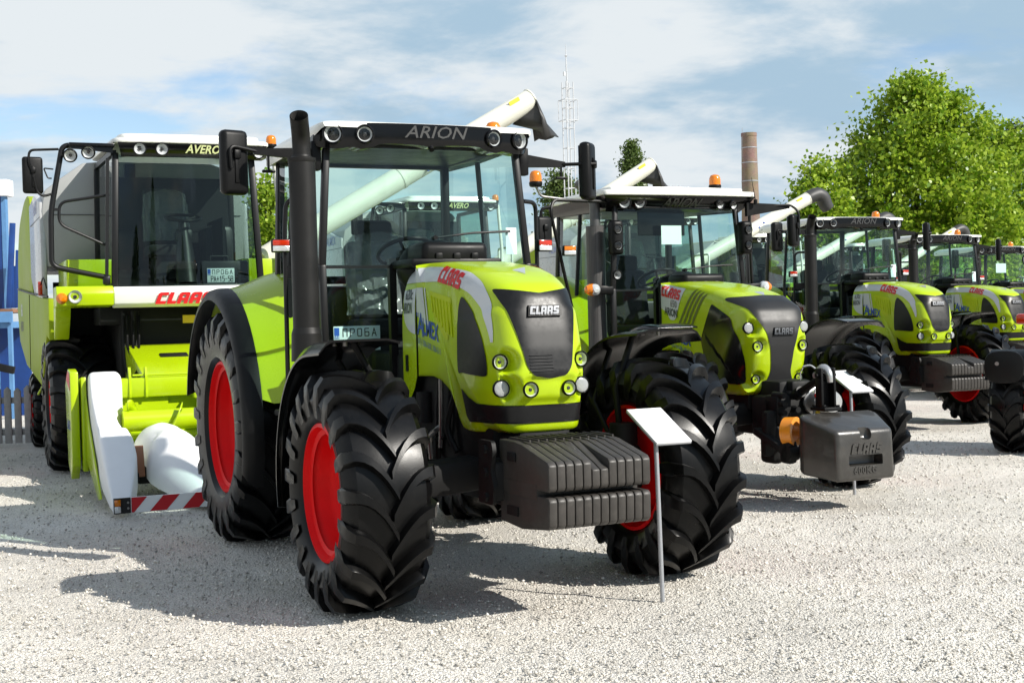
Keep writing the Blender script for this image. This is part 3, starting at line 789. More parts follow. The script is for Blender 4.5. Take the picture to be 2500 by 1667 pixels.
    b.box(P(-2.1,.40,1.80),(.55,.14,.12), bev=.03); b.box(P(-2.12,0,1.42),(.36,.36,.32), bev=.03)
    b.build('seat', 'seat', t)
    b = MB(); b.box(P(-2.0,.62,1.62),(.8,.20,.5), bev=.06); b.build('side_console', 'interior', t)
    b = MB(); b.box(P(-1.78,.52,2.12),(.04,.24,.19), rot=('Z',.5), bev=.015); b.bar(P(-1.8,.55,1.8),P(-1.8,.53,2.05),.03,.03); b.build('terminal_screen', 'gloss', t)
    b = MB()
    for k in range(4): b.tube([P(-1.86-.07*k,.60,1.85),P(-1.84-.07*k,.60,1.98),P(-1.84-.07*k,.60,2.02)], [.007,.007,.018], 8)
    b.tube([P(-2.0,.42,1.85),P(-1.96,.41,2.0),P(-1.95,.41,2.06)], [.02,.018,.03], 8); b.build('control_lever', 'black', t)
    b = MB(); b.lathe([(.0,.10),(.10,.095),(.19,.06),(.245,-.02),(.25,-.10),(.2,-.2)], 24, Matrix.Translation(P(-1.52,.10,2.11))@Matrix.Rotation(-.35,4,'Y')); b.tube([P(-1.62,0,1.3),P(-1.66,0,1.9),P(-1.70,0,2.1)], .07); b.build('dash_pod', 'black', t, ang=50)
    b = MB(); mt = Matrix.Translation(P(-1.74,.0,2.17))@Matrix.Rotation(-.45,4,'Y')
    ring = [mt@Vector((.205*cos(a),.205*sin(a),0)) for a in np.linspace(0,2*pi,25)[:-1]]; b.tube(ring, .016, 8, closed=True)
    for a in (pi*.5, pi*1.17, pi*1.83): b.tube([mt@Vector((0,0,-.03)), mt@Vector((.2*cos(a),.2*sin(a),0))], .013, 6)
    b.cyl(mt@Vector((0,0,-.06)), mt@Vector((0,0,.0)), .05); b.build('steering_wheel', 'black', t)
    # cover outside under the windscreen
    b = MB(); b.box(P(-1.06,.05,2.115),(.34,.48,.15), bev=.045, seg=3); b.box(P(-1.08,.05,2.05),(.42,.66,.06), bev=.02)
    for k in range(3): b.box(P(-.885,-.08+.13*k,2.09),(.02,.05,.05), bev=.006)
    b.build('air_intake_cover', 'black', t, ang=40)
    b = MB(); b.tube([P(-1.245,.03,2.24),P(-1.23,.33,2.275),P(-1.255,.62,2.29)], .008, 6); b.tube([P(-1.235,.28,2.268),P(-1.25,.62,2.283)], .004, 6); b.cyl(P(-1.27,.03,2.24),P(-1.21,.03,2.24),.016); b.build('wiper', 'black', t)
    return cab, P
def wrap_cover(t, c, s=1.):
    # thin crumpled plastic dust cover pulled over the seat back
    from mathutils import noise
    G = []
    for i in range(36):
        u = i/35; row = []
        for j in range(60):
            v = j/59*pi*1.25-.125*pi
            p = Vector((u*3.2, v*2.2, 1.7)); ruck = .028*noise.noise(p*1.3)+.020*abs(noise.noise(Vector((v*4.5,u*1.1,5))))+.012*noise.noise(p*4)
            w = .27-.07*max(0,u-.45)-.10*max(0,u-.85); top = max(0,(u-.86)/.14)
            row.append(Vector((c[0]+(.12+.05*(1-u)**2)*sin(v)*(1-.75*top**2)+ruck-.03+.10*(1-u), c[1]-(w+ruck)*cos(v)*(1-.8*top**2), c[2]-.30+.66*u-.02*top)))
        G.append(row)
    b = MB(); b.grid(G); return b.build('plastic_cover', 'film', t, ang=25)
m_, nt_, p_ = nmat('clear_film'); setin(p_, Base_Color=(.60,.63,.63,1), Roughness=.12); p_.inputs['Alpha'].default_value = .20; p_.inputs['Coat Weight'].default_value = 1.
M['film'] = m_

def number_plate(name, c, ux, uy, w, h, line2, label, tilt=0):
    t = thing(name, label, 'number plate', c)
    ux, uy = Vector(ux).normalized(), Vector(uy).normalized(); n = ux.cross(uy)
    Rm = Matrix((ux, uy, n)).transposed()
    b = MB(); b.box((0,0,0),(w,h,.006), Rm, bev=.002); b.build('plate', 'plate', t)
    fl = lambda nm, tri, o, m, dz: flat(nm, tri, ux*o[0]+uy*o[1], ux, uy, m, t, dz)
    q = ([(-.018,-h*.45),(.018,-h*.45),(.018,h*.45),(-.018,h*.45)], [[0,1,2,3]])
    fl('country_band', ([(x, y*.5+h*.22) for x, y in q[0]], q[1]), (-w/2+.022,0), 'pblue', .0042)
    fl('plate_lettering', text2d('SRB', .026), (-w/2+.022, h*.06), 'plate', .0056)
    fl('plate_lettering', strokes('ПРОБА', h*.30, h*.28, gap=.5), (.018, h*.24), 'blacktext', .0046)
    if line2: 
        fl('plate_lettering', strokes(line2, h*.36, h*.235, gap=.24), (.012, -h*.24), 'blacktext', .0046)
    return t
def rear_fender(t, s, axx=-2.837, axz=.885, R=1.065):
    def ring(y, r, a0, a1, n=28): return [Vector((axx+r*cos(a), s*y, axz+r*sin(a))) for a in [radians(blend(a0,a1,k/n)) for k in range(n+1)]]
    b = MB(); G = [ring(.66,R+.13,12,150), ring(.78,R+.10,12,150), ring(.90,R+.05,12,150), ring(1.0,R+.015,12,150), ring(1.085,R-.005,14,150)]
    b.grid(G); b.grid([[p for p in ring(.66,R+.13,12,150)], [p for p in ring(.66,R-.4,12,150)]])
    b.grid([ring(1.085,R-.02,14,150), ring(.66,R-.0,12,150)])
    f = b.build('rear_mudguard', 'green', t, ang=50)
    b = MB(); G = [ring(1.08,R+.006,-20,165), ring(1.14,R+.004,-20,166), ring(1.19,R-.010,-18,168), ring(1.215,R-.045,-16,168), ring(1.22,R-.085,-16,168), ring(1.205,R-.08,-16,168), ring(1.17,R-.035,-16,168), ring(1.08,R-.03,-20,166)]
    b.grid(G, closeu=True); b.build('mudguard_flare', 'black', f, ang=50)
    return f
def exhaust_a(t):
    b = MB(); x, y = -1.10, -.945
    b.cyl((x,y,1.42),(x,y,1.60),.105,.100,28); b.cyl((x,y,1.60),(x,y,1.64),.100,.088,28); b.cyl((x,y,1.64),(x,y,2.735),.088,None,32); b.lathe([(.088,2.72),(.093,2.73),(.093,2.75),(.066,2.757),(.062,2.77)], 32, Matrix.Translation((x,y,0)))
    o = b.build('exhaust_stack', 'exhaust', t, ang=40)
    b = MB(); pts = corner_path([(x,y,2.74),(x,y,2.88),(x+.12,y-.045,3.01)], .14, 8)
    b.tube(pts, .060, 24, caps=False); e = Vector(pts[-1]); d = (Vector(pts[-1])-Vector(pts[-2])).normalized()
    b.build('exhaust_tip', 'exhaust', o, ang=60)
    b = MB(); b.tube(pts, .055, 24, caps=False); b.cyl((x,y,2.75),(x,y,2.76),.055); b.build('soot_lining', 'flap', o)
    return o
def finish_a(t):
    cab, P = make_cab(t)
    for s in (-1, 1): rear_fender(t, s)
    exhaust_a(t)
    # steps and tank under the cab
    b = MB()
    for s in (-1, 1):
        b.box((-1.85,s*.62,1.0),(1.0,.42,.5), bev=.05)
        for k in range(3): b.box((-1.45,s*.92,.50+.28*k),(.30,.26,.04), bev=.01)
        b.bar((-1.30,s*.88,.48),(-1.30,s*.82,1.25),.03,.05); b.bar((-1.60,s*.88,.48),(-1.60,s*.82,1.25),.03,.05)
    b.build('cab_steps', 'dark', t)
    # mirrors
    mirror_unit(t, (-1.38,-1.33,2.745), .19, .43, .09, .25, [[(-1.36,-1.18,2.82),(-1.31,-1.37,2.85),(-1.31,-1.36,2.70)]], flatarm=[((-1.36,-.76,2.81),(-1.36,-1.20,2.82),.045,.02)])
    mirror_unit(t, (-1.32,1.30,2.74), .17, .43, .09, .75, [[(-1.36,1.10,2.79),(-1.27,1.26,2.79),(-1.26,1.34,2.79)]], flatarm=[((-1.36,.78,2.81),(-1.36,1.13,2.79),.048,.02)])
    for s in (-1, 1):
        b = MB(); b.box((-1.35,s*.78,2.80),(.07,.07,.20), bev=.012); b.build('mirror_bracket', 'black', t)
        b = MB(); b.cyl((-1.36,s*1.10,2.80),(-1.36,s*1.10,2.70),.008); b.box((-1.36,s*1.10,2.69),(.02,.09,.02), bev=.006); b.build('mirror_knob', 'black', t)
    # grab rail with marker lamp on both sides
    for s in (-1, 1):
        b = MB(); b.tube(corner_path([(-1.40,s*.80,2.52),(-1.50,s*.95,2.52),(-1.52,s*.96,2.3),(-1.53,s*.965,1.25)], .07), .016, 10); b.bar((-1.42,s*.80,2.02),(-1.52,s*.95,2.02),.02,.09); b.build('grab_rail', 'frame', t)
        marker_lamp(t, (-1.49,s*1.0,2.20), .125, .09, .06, .12*s)
    beacon(t, (-1.9,.80,3.015))
    # sticker on the glass
    b = MB(); b.box((-1.272,.635,2.22),(.004,.085,.19)); b.build('window_sticker', 'plate', t)
    return t
# ------------------------------------------------------------------ the larger tractor with the block weight
SPINE_B = [(-1.25,1.30),(-1.12,1.24),(-.95,1.14),(-.70,1.02),(-.45,.94),(-.20,.912),(.05,.91),(.16,.915),(.225,.96),(.25,1.05),(.285,1.20),(.31,1.36),(.315,1.46),(.290,1.58),(.245,1.68),(.17,1.755),(.07,1.80),(-.08,1.845),(-.30,1.895),(-.60,1.94),(-.95,1.972),(-1.25,1.985),(-1.25,1.9),(-1.25,1.75),(-1.25,1.6),(-1.25,1.40)]
def nB(x, z):
    if x < -1.24 and z < 1.97: return 60.
    if x < .20 and z < 1.25: return 30.
    if x >= .20: return 5.6
    return blend(4.2, 5.4, min(max((.1-x)/.6,0),1))
def make_tractor_b():
    t = thing('tractor', 'larger lime green tractor carrying a single block weight marked 600KG on its front linkage', 'tractor', group='lime green tractors parked in a row')
    LB = [(.30,1.52,.046),(.245,1.352,.044),(.235,1.057,.037)]
    G = hood_grid(SPINE_B, (-.45,1.48), nB, lambda x, z: .352-.03*min(max((1.2-z)/.3,0),1)-.02*min(max((-.6-x)/.6,0),1))
    lampx = scoops(G, LB, .03, .026)
    b = MB(); b.grid(G, closeu=True); hood = b.build('bonnet', 'green', t, ang=50); skin = Skin(hood)
    fr = lambda off: (lambda y, z: skin.front(y, z, off))
    sd = lambda sg, off: (lambda x, z: skin.side(x, z, sg, off))
    pl = [(-.30,1.795),(0,1.81),(.30,1.795),(.315,1.77),(.25,1.62),(.17,1.48),(.125,1.32),(.105,1.12),(.15,1.02),(.14,.985),(-.14,.985),(-.15,1.02),(-.105,1.12),(-.125,1.32),(-.17,1.48),(-.25,1.62),(-.315,1.77)]
    g = decal('front_grille', fill2d(round_poly(pl, .04), .02), fr(.006), 'graphite', t, 45)
    for sg in (-1, 1):
        sp = round_poly([(-.30,1.745),(.02,1.61),(.045,1.52),(.135,1.42),(.19,1.22),(.155,1.01),(-.30,1.02),(-.40,1.09),(-.49,1.41)], [.02,.04,.06,.05,.05,.05,.04,.06,.05])
        decal('side_grille', fill2d(sp, .022), sd(sg,.006), 'glossgrille', t)
        lp = round_poly([(-1.235,1.955),(-.80,1.90),(-.96,1.60),(-1.06,1.605),(-1.12,1.68),(-1.235,1.72)], [.02,.01,.03,.02,.02,.02])
        decal('name_panel', fill2d(lp, .03), sd(sg,.004), 'silver', t)
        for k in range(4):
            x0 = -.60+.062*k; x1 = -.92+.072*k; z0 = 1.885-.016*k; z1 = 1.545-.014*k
            decal('louvre', fill2d([(x0-.05,z0-.02),(x0+.02,z0+.01),(x1+.06,z1+.02),(x1,z1)], .03), sd(sg,.004), 'dgreenshade', t)  # flat strips, slot shade put into their colour
        m = lambda cx, cz, sl=-.16, sg=sg: (lambda u, v: skin.side(cx+(u if sg < 0 else -u), cz+v+sl*u, sg, .008))
        decal('maker_lettering', wordmark(.095, .1, .95), m(-1.045,1.865), 'redlogo', t)
        decal('model_lettering', text2d('650', .10, sx=.85, bold=.001), m(-.985,1.755), 'greytext', t)
        decal('model_lettering', text2d('ARION', .11, sx=.72, bold=.002), m(-1.035,1.675), 'blacktext', t)
        decal('dealer_lettering', text2d('ALMEX', .16, sx=.75, shear=.1, bold=.003), m(-.86,1.43,-.17), 'blue', t)
        decal('dealer_lettering', text2d('011/ 306-500, 306-511', .05, sx=.85), m(-.86,1.33,-.17), 'blue', t)
        for (ly, lz, lr), sx in zip(LB, lampx): round_lamp(t, 'headlamp', (sx-.004, sg*ly, lz), (1,.06*sg,.03), lr, ring=.007, ribbed=(lz > 1.45))
    b = MB(); P = [skin.front(y, 1.48+z, .02) for y, z in ((-.105,-.034),(.115,-.034),(.125,.034),(-.09,.034))]
    b.raw(P+[p-Vector((.02,0,0)) for p in P], [[0,1,2,3],[4,5,6,7],[0,1,5,4],[1,2,6,5],[2,3,7,6],[3,0,4,7]]); eb = b.build('maker_badge', 'black', t)
    P_, F_ = project(wordmark(.052,.25,1.), lambda y, z: skin.front(y, 1.48+z, .028)); b = MB(); b.raw(P_, F_); b.build('badge_lettering', 'badgechrome', eb)
    c = skin.top(-.02,0,.006); b = MB(); b.raw([c+Vector((-.055,-.022,.016)), c+Vector((-.045,.03,.016)), c+Vector((.045,.012,.006)), c+Vector((-.05,-.022,-.0)), c+Vector((-.04,.03,-.0)), c+Vector((.05,.012,-.02))], [[0,1,2],[0,2,5,3],[1,2,5,4],[0,1,4,3]]); b.build('arrow_badge', 'chrome', t, smooth=False)
    b = MB(); b.box((-.5,0,1.2),(1.3,.55,.85), bev=.04); b.box((-.6,0,.80),(2.2,.36,.5), bev=.04); b.box((-1.6,0,1.0),(1.2,.52,.9), bev=.04); b.box((-2.8,0,.92),(.9,.6,.75), bev=.06)
    b.box((-1.28,0,1.62),(.08,.62,.72)); b.build('engine_block', 'dark', t)
    b = MB(); b.bar((0,-.80,.70),(0,0,.76),.24,.20,.04); b.bar((0,.80,.70),(0,0,.76),.24,.20,.04); b.box((-.1,0,.78),(.7,.42,.26), bev=.04)
    for y in (-1,1): b.cyl((0,y*.74,.70),(0,y*.86,.70),.17,.16,24); b.cyl((0,y*.80,.45),(0,y*.80,.98),.09,.09)
    b.build('front_axle', 'dark', t)
    b = MB(); b.cyl((-2.837,-.78,.89),(-2.837,.78,.89),.16); b.box((-2.837,0,.92),(.5,1.0,.5), bev=.05); b.build('rear_axle', 'dark', t)
    # front linkage and block weight
    b = MB(); b.box((.36,0,.74),(.34,.56,.36), bev=.04); b.box((.50,-.20,.80),(.20,.16,.26), bev=.03); b.box((.50,.20,.80),(.20,.16,.26), bev=.03); b.box((.52,0,.98),(.12,.2,.14), bev=.03)
    for y in (-.36,.36):
        b.bar((.40,y,.62),(.86,y,.46),.09,.07,.02); b.box((.86,y,.47),(.14,.10,.20), bev=.03); b.bar((.52,y*.9,.40),(.55,y*.9,.80),.12,.09,.03); b.cyl((.90,y-.05,.46),(.90,y+.05,.46),.065)
        b.box((.47,y*.7,.50),(.22,.12,.34), bev=.04)
    for k, (y, z) in enumerate(((-.24,.93),(-.24,.86),(-.24,.78),(-.10,.93),(-.10,.80),(.22,.92))): b.cyl((.50,y,z),(.66,y,z),.032,.026,12)
    lk = b.build('front_linkage', 'dark', t, ang=40)
    b = MB(); b.bar((.66,-.08,.95),(.96,-.05,1.10),.06,.06,.015); b.cyl((.60,-.08,.925),(.68,-.08,.96),.05); b.build('top_link', 'black', lk)
    b = MB(); b.tube([(.88,-.05,1.10),(.92,-.05,1.155),(.98,-.05,1.165),(1.03,-.05,1.12),(1.04,-.05,1.05)], [.035,.04,.036,.03,.025], 12, smooth=4); b.cyl((.92,-.12,1.11),(.92,.03,1.11),.026); b.build('link_hook', 'clearmetal', lk)
    b = MB(); b.lathe([(.085,-.05),(.12,-.05),(.125,.05),(.085,.05)], 28, Matrix.Translation((.86,-.33,.64))@Matrix.Rotation(.5,4,'Z')@Matrix.Rotation(pi/2,4,'Y')); b.build('lifting_ring', 'orange', lk)
    b = MB(); b.lathe([(0,.22),(.10,.21),(.115,.18),(.12,0),(.14,-.01),(.14,-.03)], 24, Matrix.Translation((.58,.17,.86))@Matrix.Rotation(pi/2,4,'Y')@Matrix.Scale(.9,4,(1,0,0))); b.build('shaft_guard', 'clearmetal', lk)
    b = MB(); b.bar((.70,.05,.70),(.70,.07,.98),.012,.05); b.tube([(.52,.02,.99),(.54,.02,1.12),(.58,.02,1.17)], .006); b.tube([(.58,.02,1.17),(.61,.07,1.18),(.63,.11,1.15)], .009, smooth=3); b.build('valve_lever', 'clearmetal', lk)
    b = MB(); b.cyl((.705,.06,.92),(.72,.06,.92),.022); b.build('valve_knob', 'redlogo', lk)
    b = MB()
    for z in (.83,.77): b.cyl((.705,.065,z),(.72,.065,z),.018)
    b.build('coupling_cap', 'yellow', lk)
    # block: hexagonal plan, sloping top
    prof = [(-.37,1.02),(-.40,1.10),(-.295,1.43),(.295,1.43),(.40,1.10),(.37,1.02)]
    bm = bmesh.new(); lo = []; hi = []
    for y, x in prof:
        f = (x-1.02)/.41; lo.append(bm.verts.new((x-.02*0, y, .305-.05*f))); hi.append(bm.verts.new((x-.015*f, y*(1-.03*f), .805-.135*f)))
    n = len(prof); bm.faces.new(lo[::-1]); bm.faces.new(hi)
    for i in range(n): bm.faces.new([lo[i], lo[(i+1)%n], hi[(i+1)%n], hi[i]])
    bmesh.ops.recalc_face_normals(bm, faces=bm.faces[:])
    bmesh.ops.bevel(bm, geom=bm.edges[:], offset=.035, segments=4, profile=.5, affect='EDGES', clamp_overlap=True)
    # carve slot and hook notch with a boolean
    me = bpy.data.meshes.new('block_weight'); bm.to_mesh(me); bm.free(); o = link('block_weight', me, t)
    cut = MB(); cut.box((1.44,.0,.425),(.26,.345,.085), bev=.012); cut.box((1.44,.008,.74),(.16,.115,.30), bev=.035, seg=3); co = cut.build('cut', 'weight')
    md = o.modifiers.new('b', 'BOOLEAN'); md.object = co; md.operation = 'DIFFERENCE'; md.solver = 'EXACT'
    dg = bpy.context.evaluated_depsgraph_get(); me2 = bpy.data.meshes.new_from_object(o.evaluated_get(dg)); o.modifiers.clear(); o.data = me2; me2.materials.clear(); me2.materials.append(M['blockweight']); bpy.data.objects.remove(co)
    me2.polygons.foreach_set('use_smooth', [True]*len(me2.polygons)); me2.set_sharp_from_angle(angle=radians(40))
    ws = Skin(o)
    def raised(name, tri, fn0, th):
        vs, fs = tri; n = len(vs); A_ = [fn0(*v, th) for v in vs]; B_ = [fn0(*v, -.01) for v in vs]
        q = MB(); q.raw(A_, fs)
        from collections import Counter
        ec = Counter(); ed = {}
        for f in fs:
            for i in range(len(f)):
                e = (f[i], f[(i+1)%len(f)]); ec[tuple(sorted(e))] += 1; ed[tuple(sorted(e))] = e
        q.raw(A_+B_, [[e[0], e[1], n+e[1], n+e[0]] for k_, e in ed.items() if ec[k_] == 1])
        return q.build(name, 'blockweight', o, ang=30)
    wf = lambda cy, cz: (lambda u, v, off: Vector((ws.front(0.19, .60, off).x+(.60-cz-v)*.03*-1*-1, cy+u, cz+v)))
    raised('cast_lettering', wordmark(.085, .28, .95), wf(.01,.522), .011)
    raised('cast_lettering', text2d('600KG', .082, sx=.95, spacing=1.1, bold=.002), wf(-.01,.342), .008)
    b = MB(); b.box((.98,-.05,.825),(.20,.18,.03), bev=.005)
    for y in (-.115,.015): b.box((.98,y,1.0),(.085,.022,.34), bev=.004)
    b.box((.94,-.05,.98),(.02,.11,.26)); b.cyl((.98,-.15,1.11),(.98,.05,1.11),.018)
    for x in (.91,1.05):
        for y in (-.12,.02): b.cyl((x,y,.835),(x,y,.857),.016,seg=6)
    b.build('hitch_tower', 'black', o)
    # wheels and guards
    for sg in (-1, 1):
        make_wheel(t, 'front_wheel', (0,sg*.945,.665), .675, .48, .37, sg, 19, .22)
        make_wheel(t, 'rear_wheel', (-2.837,sg*.95,.91), .92, .62, .50, sg, 21, .05)
        G = []
        for k in range(25):
            R = .88; row = []
            if k < 19: a = radians(blend(185, 95, k/18)); cx, cz = R*cos(a), .70+R*sin(a); nx, nz = cos(a), sin(a)
            else: u_ = (k-18)/6; cx, cz = -.077+.25*u_, 1.576-.03*u_*u_; nx, nz = .15*u_, 1.
            for j in range(11):
                u = j/10; drop = .06*max(0,(u-.82)/.18)**2; row.append(Vector((cx-nx*drop, sg*blend(.80,1.28,u), cz-nz*drop)))
            G.append(row)
        b = MB(); b.grid(G); f = b.build('front_mudguard', 'gloss', t, ang=50); so = f.modifiers.new('thickness', 'SOLIDIFY'); so.thickness = .012
        rear_fender(t, sg, R=1.10)
    cab, P = make_cab(t, -.13, -.135, 'B', 'ARION')
    # perforated exhaust
    x, y = -1.60, -.86
    b = MB(); b.cyl((x,y,1.2),(x,y,2.56),.095,None,28); b.build('heat_shield', 'perf', t)
    b = MB(); b.tube(corner_path([(x,y,2.5),(x,y,2.80),(x-.03,y-.03,2.92),(x-.16,y-.1,3.0)], .1, 6), .052, 18); b.build('exhaust_tip', 'exhaustgrey', t)
    # pillar work lamps, indicators, mirrors
    for sg in (-1, 1):
        b = MB(); b.box((-1.36,sg*.76,2.43),(.12,.13,.34), bev=.035, seg=3); o2 = b.build('pillar_lamp_housing', 'black', t)
        for z in (2.51,2.35): round_lamp(o2, 'work_lamp', (-1.295,sg*.765,z), (1,.1*sg,0), .042, ring=.006)
        b = MB(); b.bar((-1.40,sg*.78,1.91),(-1.40,sg*.98,1.92),.05,.09,.02); b.build('indicator_arm', 'black', t)
        q = MB(); q.lathe([(0,.06),(.03,.055),(.055,.03),(.06,0)], 20, Matrix.Translation((-1.39,sg*1.0,1.92))@Matrix.Rotation(pi/2,4,'Y')); i1 = q.build('indicator', 'clearlens', t)
        q = MB(); q.lathe([(0,.075),(.035,.065),(.056,.03),(.062,-.01)], 20, Matrix.Translation((-1.40,sg*1.02,1.92))@Matrix.Rotation(-sg*pi/2,4,'X')); q.build('amber_dome', 'amber', i1)
    round_lamp(t, 'work_lamp', (-1.31,-.775,2.06), (1,0,-.1), .04, ring=.01)
    mirror_unit(t, (-1.30,-1.58,2.47), .18, .32, .08, .15, [[(-1.42,-.78,2.79),(-1.33,-1.45,2.79),(-1.30,-1.50,2.68),(-1.42,-1.20,1.60)],[(-1.3,-1.60,2.55),(-1.3,-1.60,2.70),(-1.3,-1.50,2.72)]], r=.017)
    mirror_unit(t, (-1.30,1.33,2.50), .16, .34, .08, .45, [[(-1.40,.80,2.75),(-1.30,1.30,2.77),(-1.26,1.37,2.70),(-1.26,1.37,2.45)]], flatarm=[((-1.36,.78,2.72),(-1.33,1.30,2.755),.07,.02)])
    b = MB(); b.tube([(-1.36,.82,2.75),(-1.38,.84,2.2),(-1.45,.90,1.9)], .016); b.build('grab_rail', 'frame', t)
    b = MB(); b.tube([(-1.30,.86,2.80),(-1.32,.83,3.05)], [.006,.002]); b.cyl((-1.30,.86,2.77),(-1.30,.86,2.82),.02); b.build('antenna', 'black', t)
    marker_lamp(t, (-1.30,-1.31,2.30), .13, .10, .06, -.1, ('amber','clearlens'))
    beacon(t, (-1.5,.50,2.935)); bc = MB(); bc.tube(corner_path([(-1.40,-1.25,2.80),(-1.40,-1.55,2.83),(-1.40,-1.60,2.93)], .04), .012); bc.build('beacon_bracket', 'steel', t); beacon(t, (-1.40,-1.60,2.92))
    b = MB(); b.box((-1.405,-.095,2.46),(.004,.235,.19)); b.build('paper_notice', 'paper', t)
    b = MB(); b.box((-1.51,-.15,2.60),(.02,.55,.28), bev=.01); b.build('tree_reflection_sheet', 'gloss', t)  # added dark sheet, stands in for a tree reflected in the windscreen
    return t
M['glossgrille'] = mat('smoked_grille', (.008,.008,.008), .15, spec=.5, var=.5, vscale=5)
M['dgreenshade'] = mat('louvre_shade_green', (.10,.13,.005), .5)  # moulded green darkened to paint the shade in the louvre slots
M['clearmetal'] = mat('galvanised_metal', (.50,.50,.49), .32, metal=.7, var=.1)
M['exhaustgrey'] = mat('grey_exhaust_pipe', (.09,.09,.09), .4, metal=.3)
M['blockweight'] = mat('cast_weight_paint', (.034,.031,.027), .34, coat=.3, var=.22, vscale=4, bump=.1, bscale=60, dust=.12, dustcol=(.2,.19,.17))
# ------------------------------------------------------------------ combine harvester
def make_combine():
    t = thing('combine_harvester', 'lime green and white combine harvester with maize header, left of the front tractor', 'combine harvester', group='combine harvesters parked behind the tractors')
    # --- body
    b = MB(); b.prism([(.9,1.0),(.9,2.0),(-.2,2.45),(-5.2,2.5),(-5.6,1.6),(-4.6,1.2),(-2.0,1.0)], 'y', -.74, .74, .03); b.box((.6,0,1.80),(.6,1.9,.2), bev=.02); b.box((-.75,0,1.75),(.1,2.6,1.0)); b.box((-3.2,0,1.75),(3.4,2.2,.7)); b.build('chassis', 'dark', t)  # thin upright plate added to keep the space above the wheels dark
    b = MB()
    for s in (-1, 1):
        b.cyl((0,s*.6,.79),(0,s*.95,.79),.2); b.box((0,s*.7,.9),(.4,.5,.5), bev=.05)
        for y, x, r in ((.60,1.05,.03),(.70,.95,.022),(.55,1.0,.018)): b.tube([(x,s*y,1.85),(x+.1,s*y,1.3),(x+.5,s*y*.95,.9)], r, smooth=4)
        b.bar((.8,s*.5,1.9),(.6,s*.5,.9),.12,.10,.02)
    b.box((0,0,.95),(.3,1.5,.3)); b.build('front_axle', 'dark', t)
    b = MB(); b.cyl((-3.6,-1.2,.5),(-3.6,1.2,.5),.1); b.box((-3.5,0,.7),(.4,.9,.5)); b.build('rear_axle', 'dark', t)
    # grain tank: grey front wall, pale sides, sloping lid
    sec = [(-1.40,2.42),(-1.44,3.10),(-1.40,3.34),(-1.20,3.50),(-.95,3.68),(-.70,3.70),(.60,3.70),(.72,3.66),(.86,3.50),(.96,3.30),(1.0,3.10),(1.0,2.42)]
    b = MB(); b.prism(sec, 'x', -.32, -2.7, .02); tank = b.build('grain_tank', 'tankpaint', t)
    b = MB(); b.box((-.312,-.2,3.05),(.008,2.3,.006)); b.box((-.305,-.72,3.05),(.03,.035,1.3)); b.box((-.305,-.40,3.05),(.05,.12,1.25)); b.build('tank_seam', 'black', tank)
    b = MB(); b.box((-1.6,0,3.72),(1.8,1.3,.10), bev=.02); b.build('tank_lid', 'cream', tank)
    for s in (-1, 1):
        b = MB(); ys = 1.40 if s < 0 else .98; b.prism([(-.30,2.02),(-.30,2.45),(-.34,3.20),(-1.2,3.36),(-2.05,3.30),(-2.05,2.36),(-1.4,2.05)], 'y', s*ys, s*(ys+.065), .015); sp = b.build('side_panel', 'panelpaint', t)
        b = MB(); b.box((-1.1,s*(ys+.066),3.02),(1.6,.004,.008)); b.build('panel_seam', 'black', sp)
        decal('dealer_lettering', text2d('ALMEX', .22, sx=.9, bold=.003), lambda u, v, s=s, ys=ys: Vector((-1.0+(u if s < 0 else -u), s*(ys+.0705), 3.17+v)), 'paleblue', sp)
        b = MB(); b.prism(round_poly([(-2.0,2.1),(-2.0,3.38),(-2.4,3.48),(-3.1,3.46),(-4.3,3.2),(-4.9,2.7),(-4.95,2.1)], [.02,.1,.3,.4,.6,.4,.05]), 'y', s*(ys-.04), s*(ys+.055), .03); b.build('rear_panel', 'panelgreen', t)
        b = MB(); b.prism([(.62,1.55),(.66,2.02),(-.3,2.05),(-2.0,2.14),(-4.75,2.28),(-4.95,1.95),(-4.6,1.5),(-3.3,1.18),(-.62,.98),(-.42,1.12),(.25,1.60)], 'y', s*1.38, s*1.475, .012); lp = b.build('lower_panel', 'panelgreen', t); b = MB(); b.tube([(.6,s*1.474,2.045),(-2.0,s*1.474,2.15),(-4.75,s*1.474,2.29)], .012, 6); b.tube([(-2.3,s*1.477,2.14),(-2.5,s*1.477,1.14)], .006, 6); b.build('panel_seam', 'black', lp)
        decal('model_lettering', text2d('160', .26, sx=.9, bold=.004), lambda u, v, s=s: Vector((-4.0+(u if s < 0 else -u), s*1.4775, 1.95+v)), 'paper', lp)
        decal('model_lettering', text2d('AVERO', .20, sx=.95, shear=.2, bold=.003), lambda u, v, s=s: Vector((-4.0+(u if s < 0 else -u), s*1.4775, 1.72+v)), 'blacktext', lp)
        b = MB(); b.box((.2,s*1.0,2.25),(1.0,.55,.42), bev=.02); b.prism(round_poly([(.55,2.12),(.72,2.12),(.72,2.24),(.55,2.24)], .05), 'y', s*1.16, s*1.19); b.build('fuel_box', 'green', t)
        b = MB(); b.tube(corner_path([(-.75,s*1.44,1.0),(-.80,s*1.50,.90),(-.70,s*1.52,.88),(-.62,s*1.47,.98)], .03), .014); b.build('latch_loop', 'green', lp)
        b = MB(); b.box((-.1,s*1.50,2.16),(.03,.05,.16), bev=.006); m1 = b.build('marker_lamp', 'redlens', t); b = MB(); b.tube([(-.1,s*1.49,2.2),(.12,s*1.48,2.28),(.3,s*1.46,2.15)], .008, smooth=4); b.build('cable', 'black', m1)
        make_wheel(t, 'front_wheel', (0,s*1.125,.79), .80, .70, .43, s, 19, .3)
        make_wheel(t, 'rear_wheel', (-3.55,s*1.22,.53), .54, .40, .30, s, 17, .1)
    # --- cab
    fx = 1.2; b = MB()
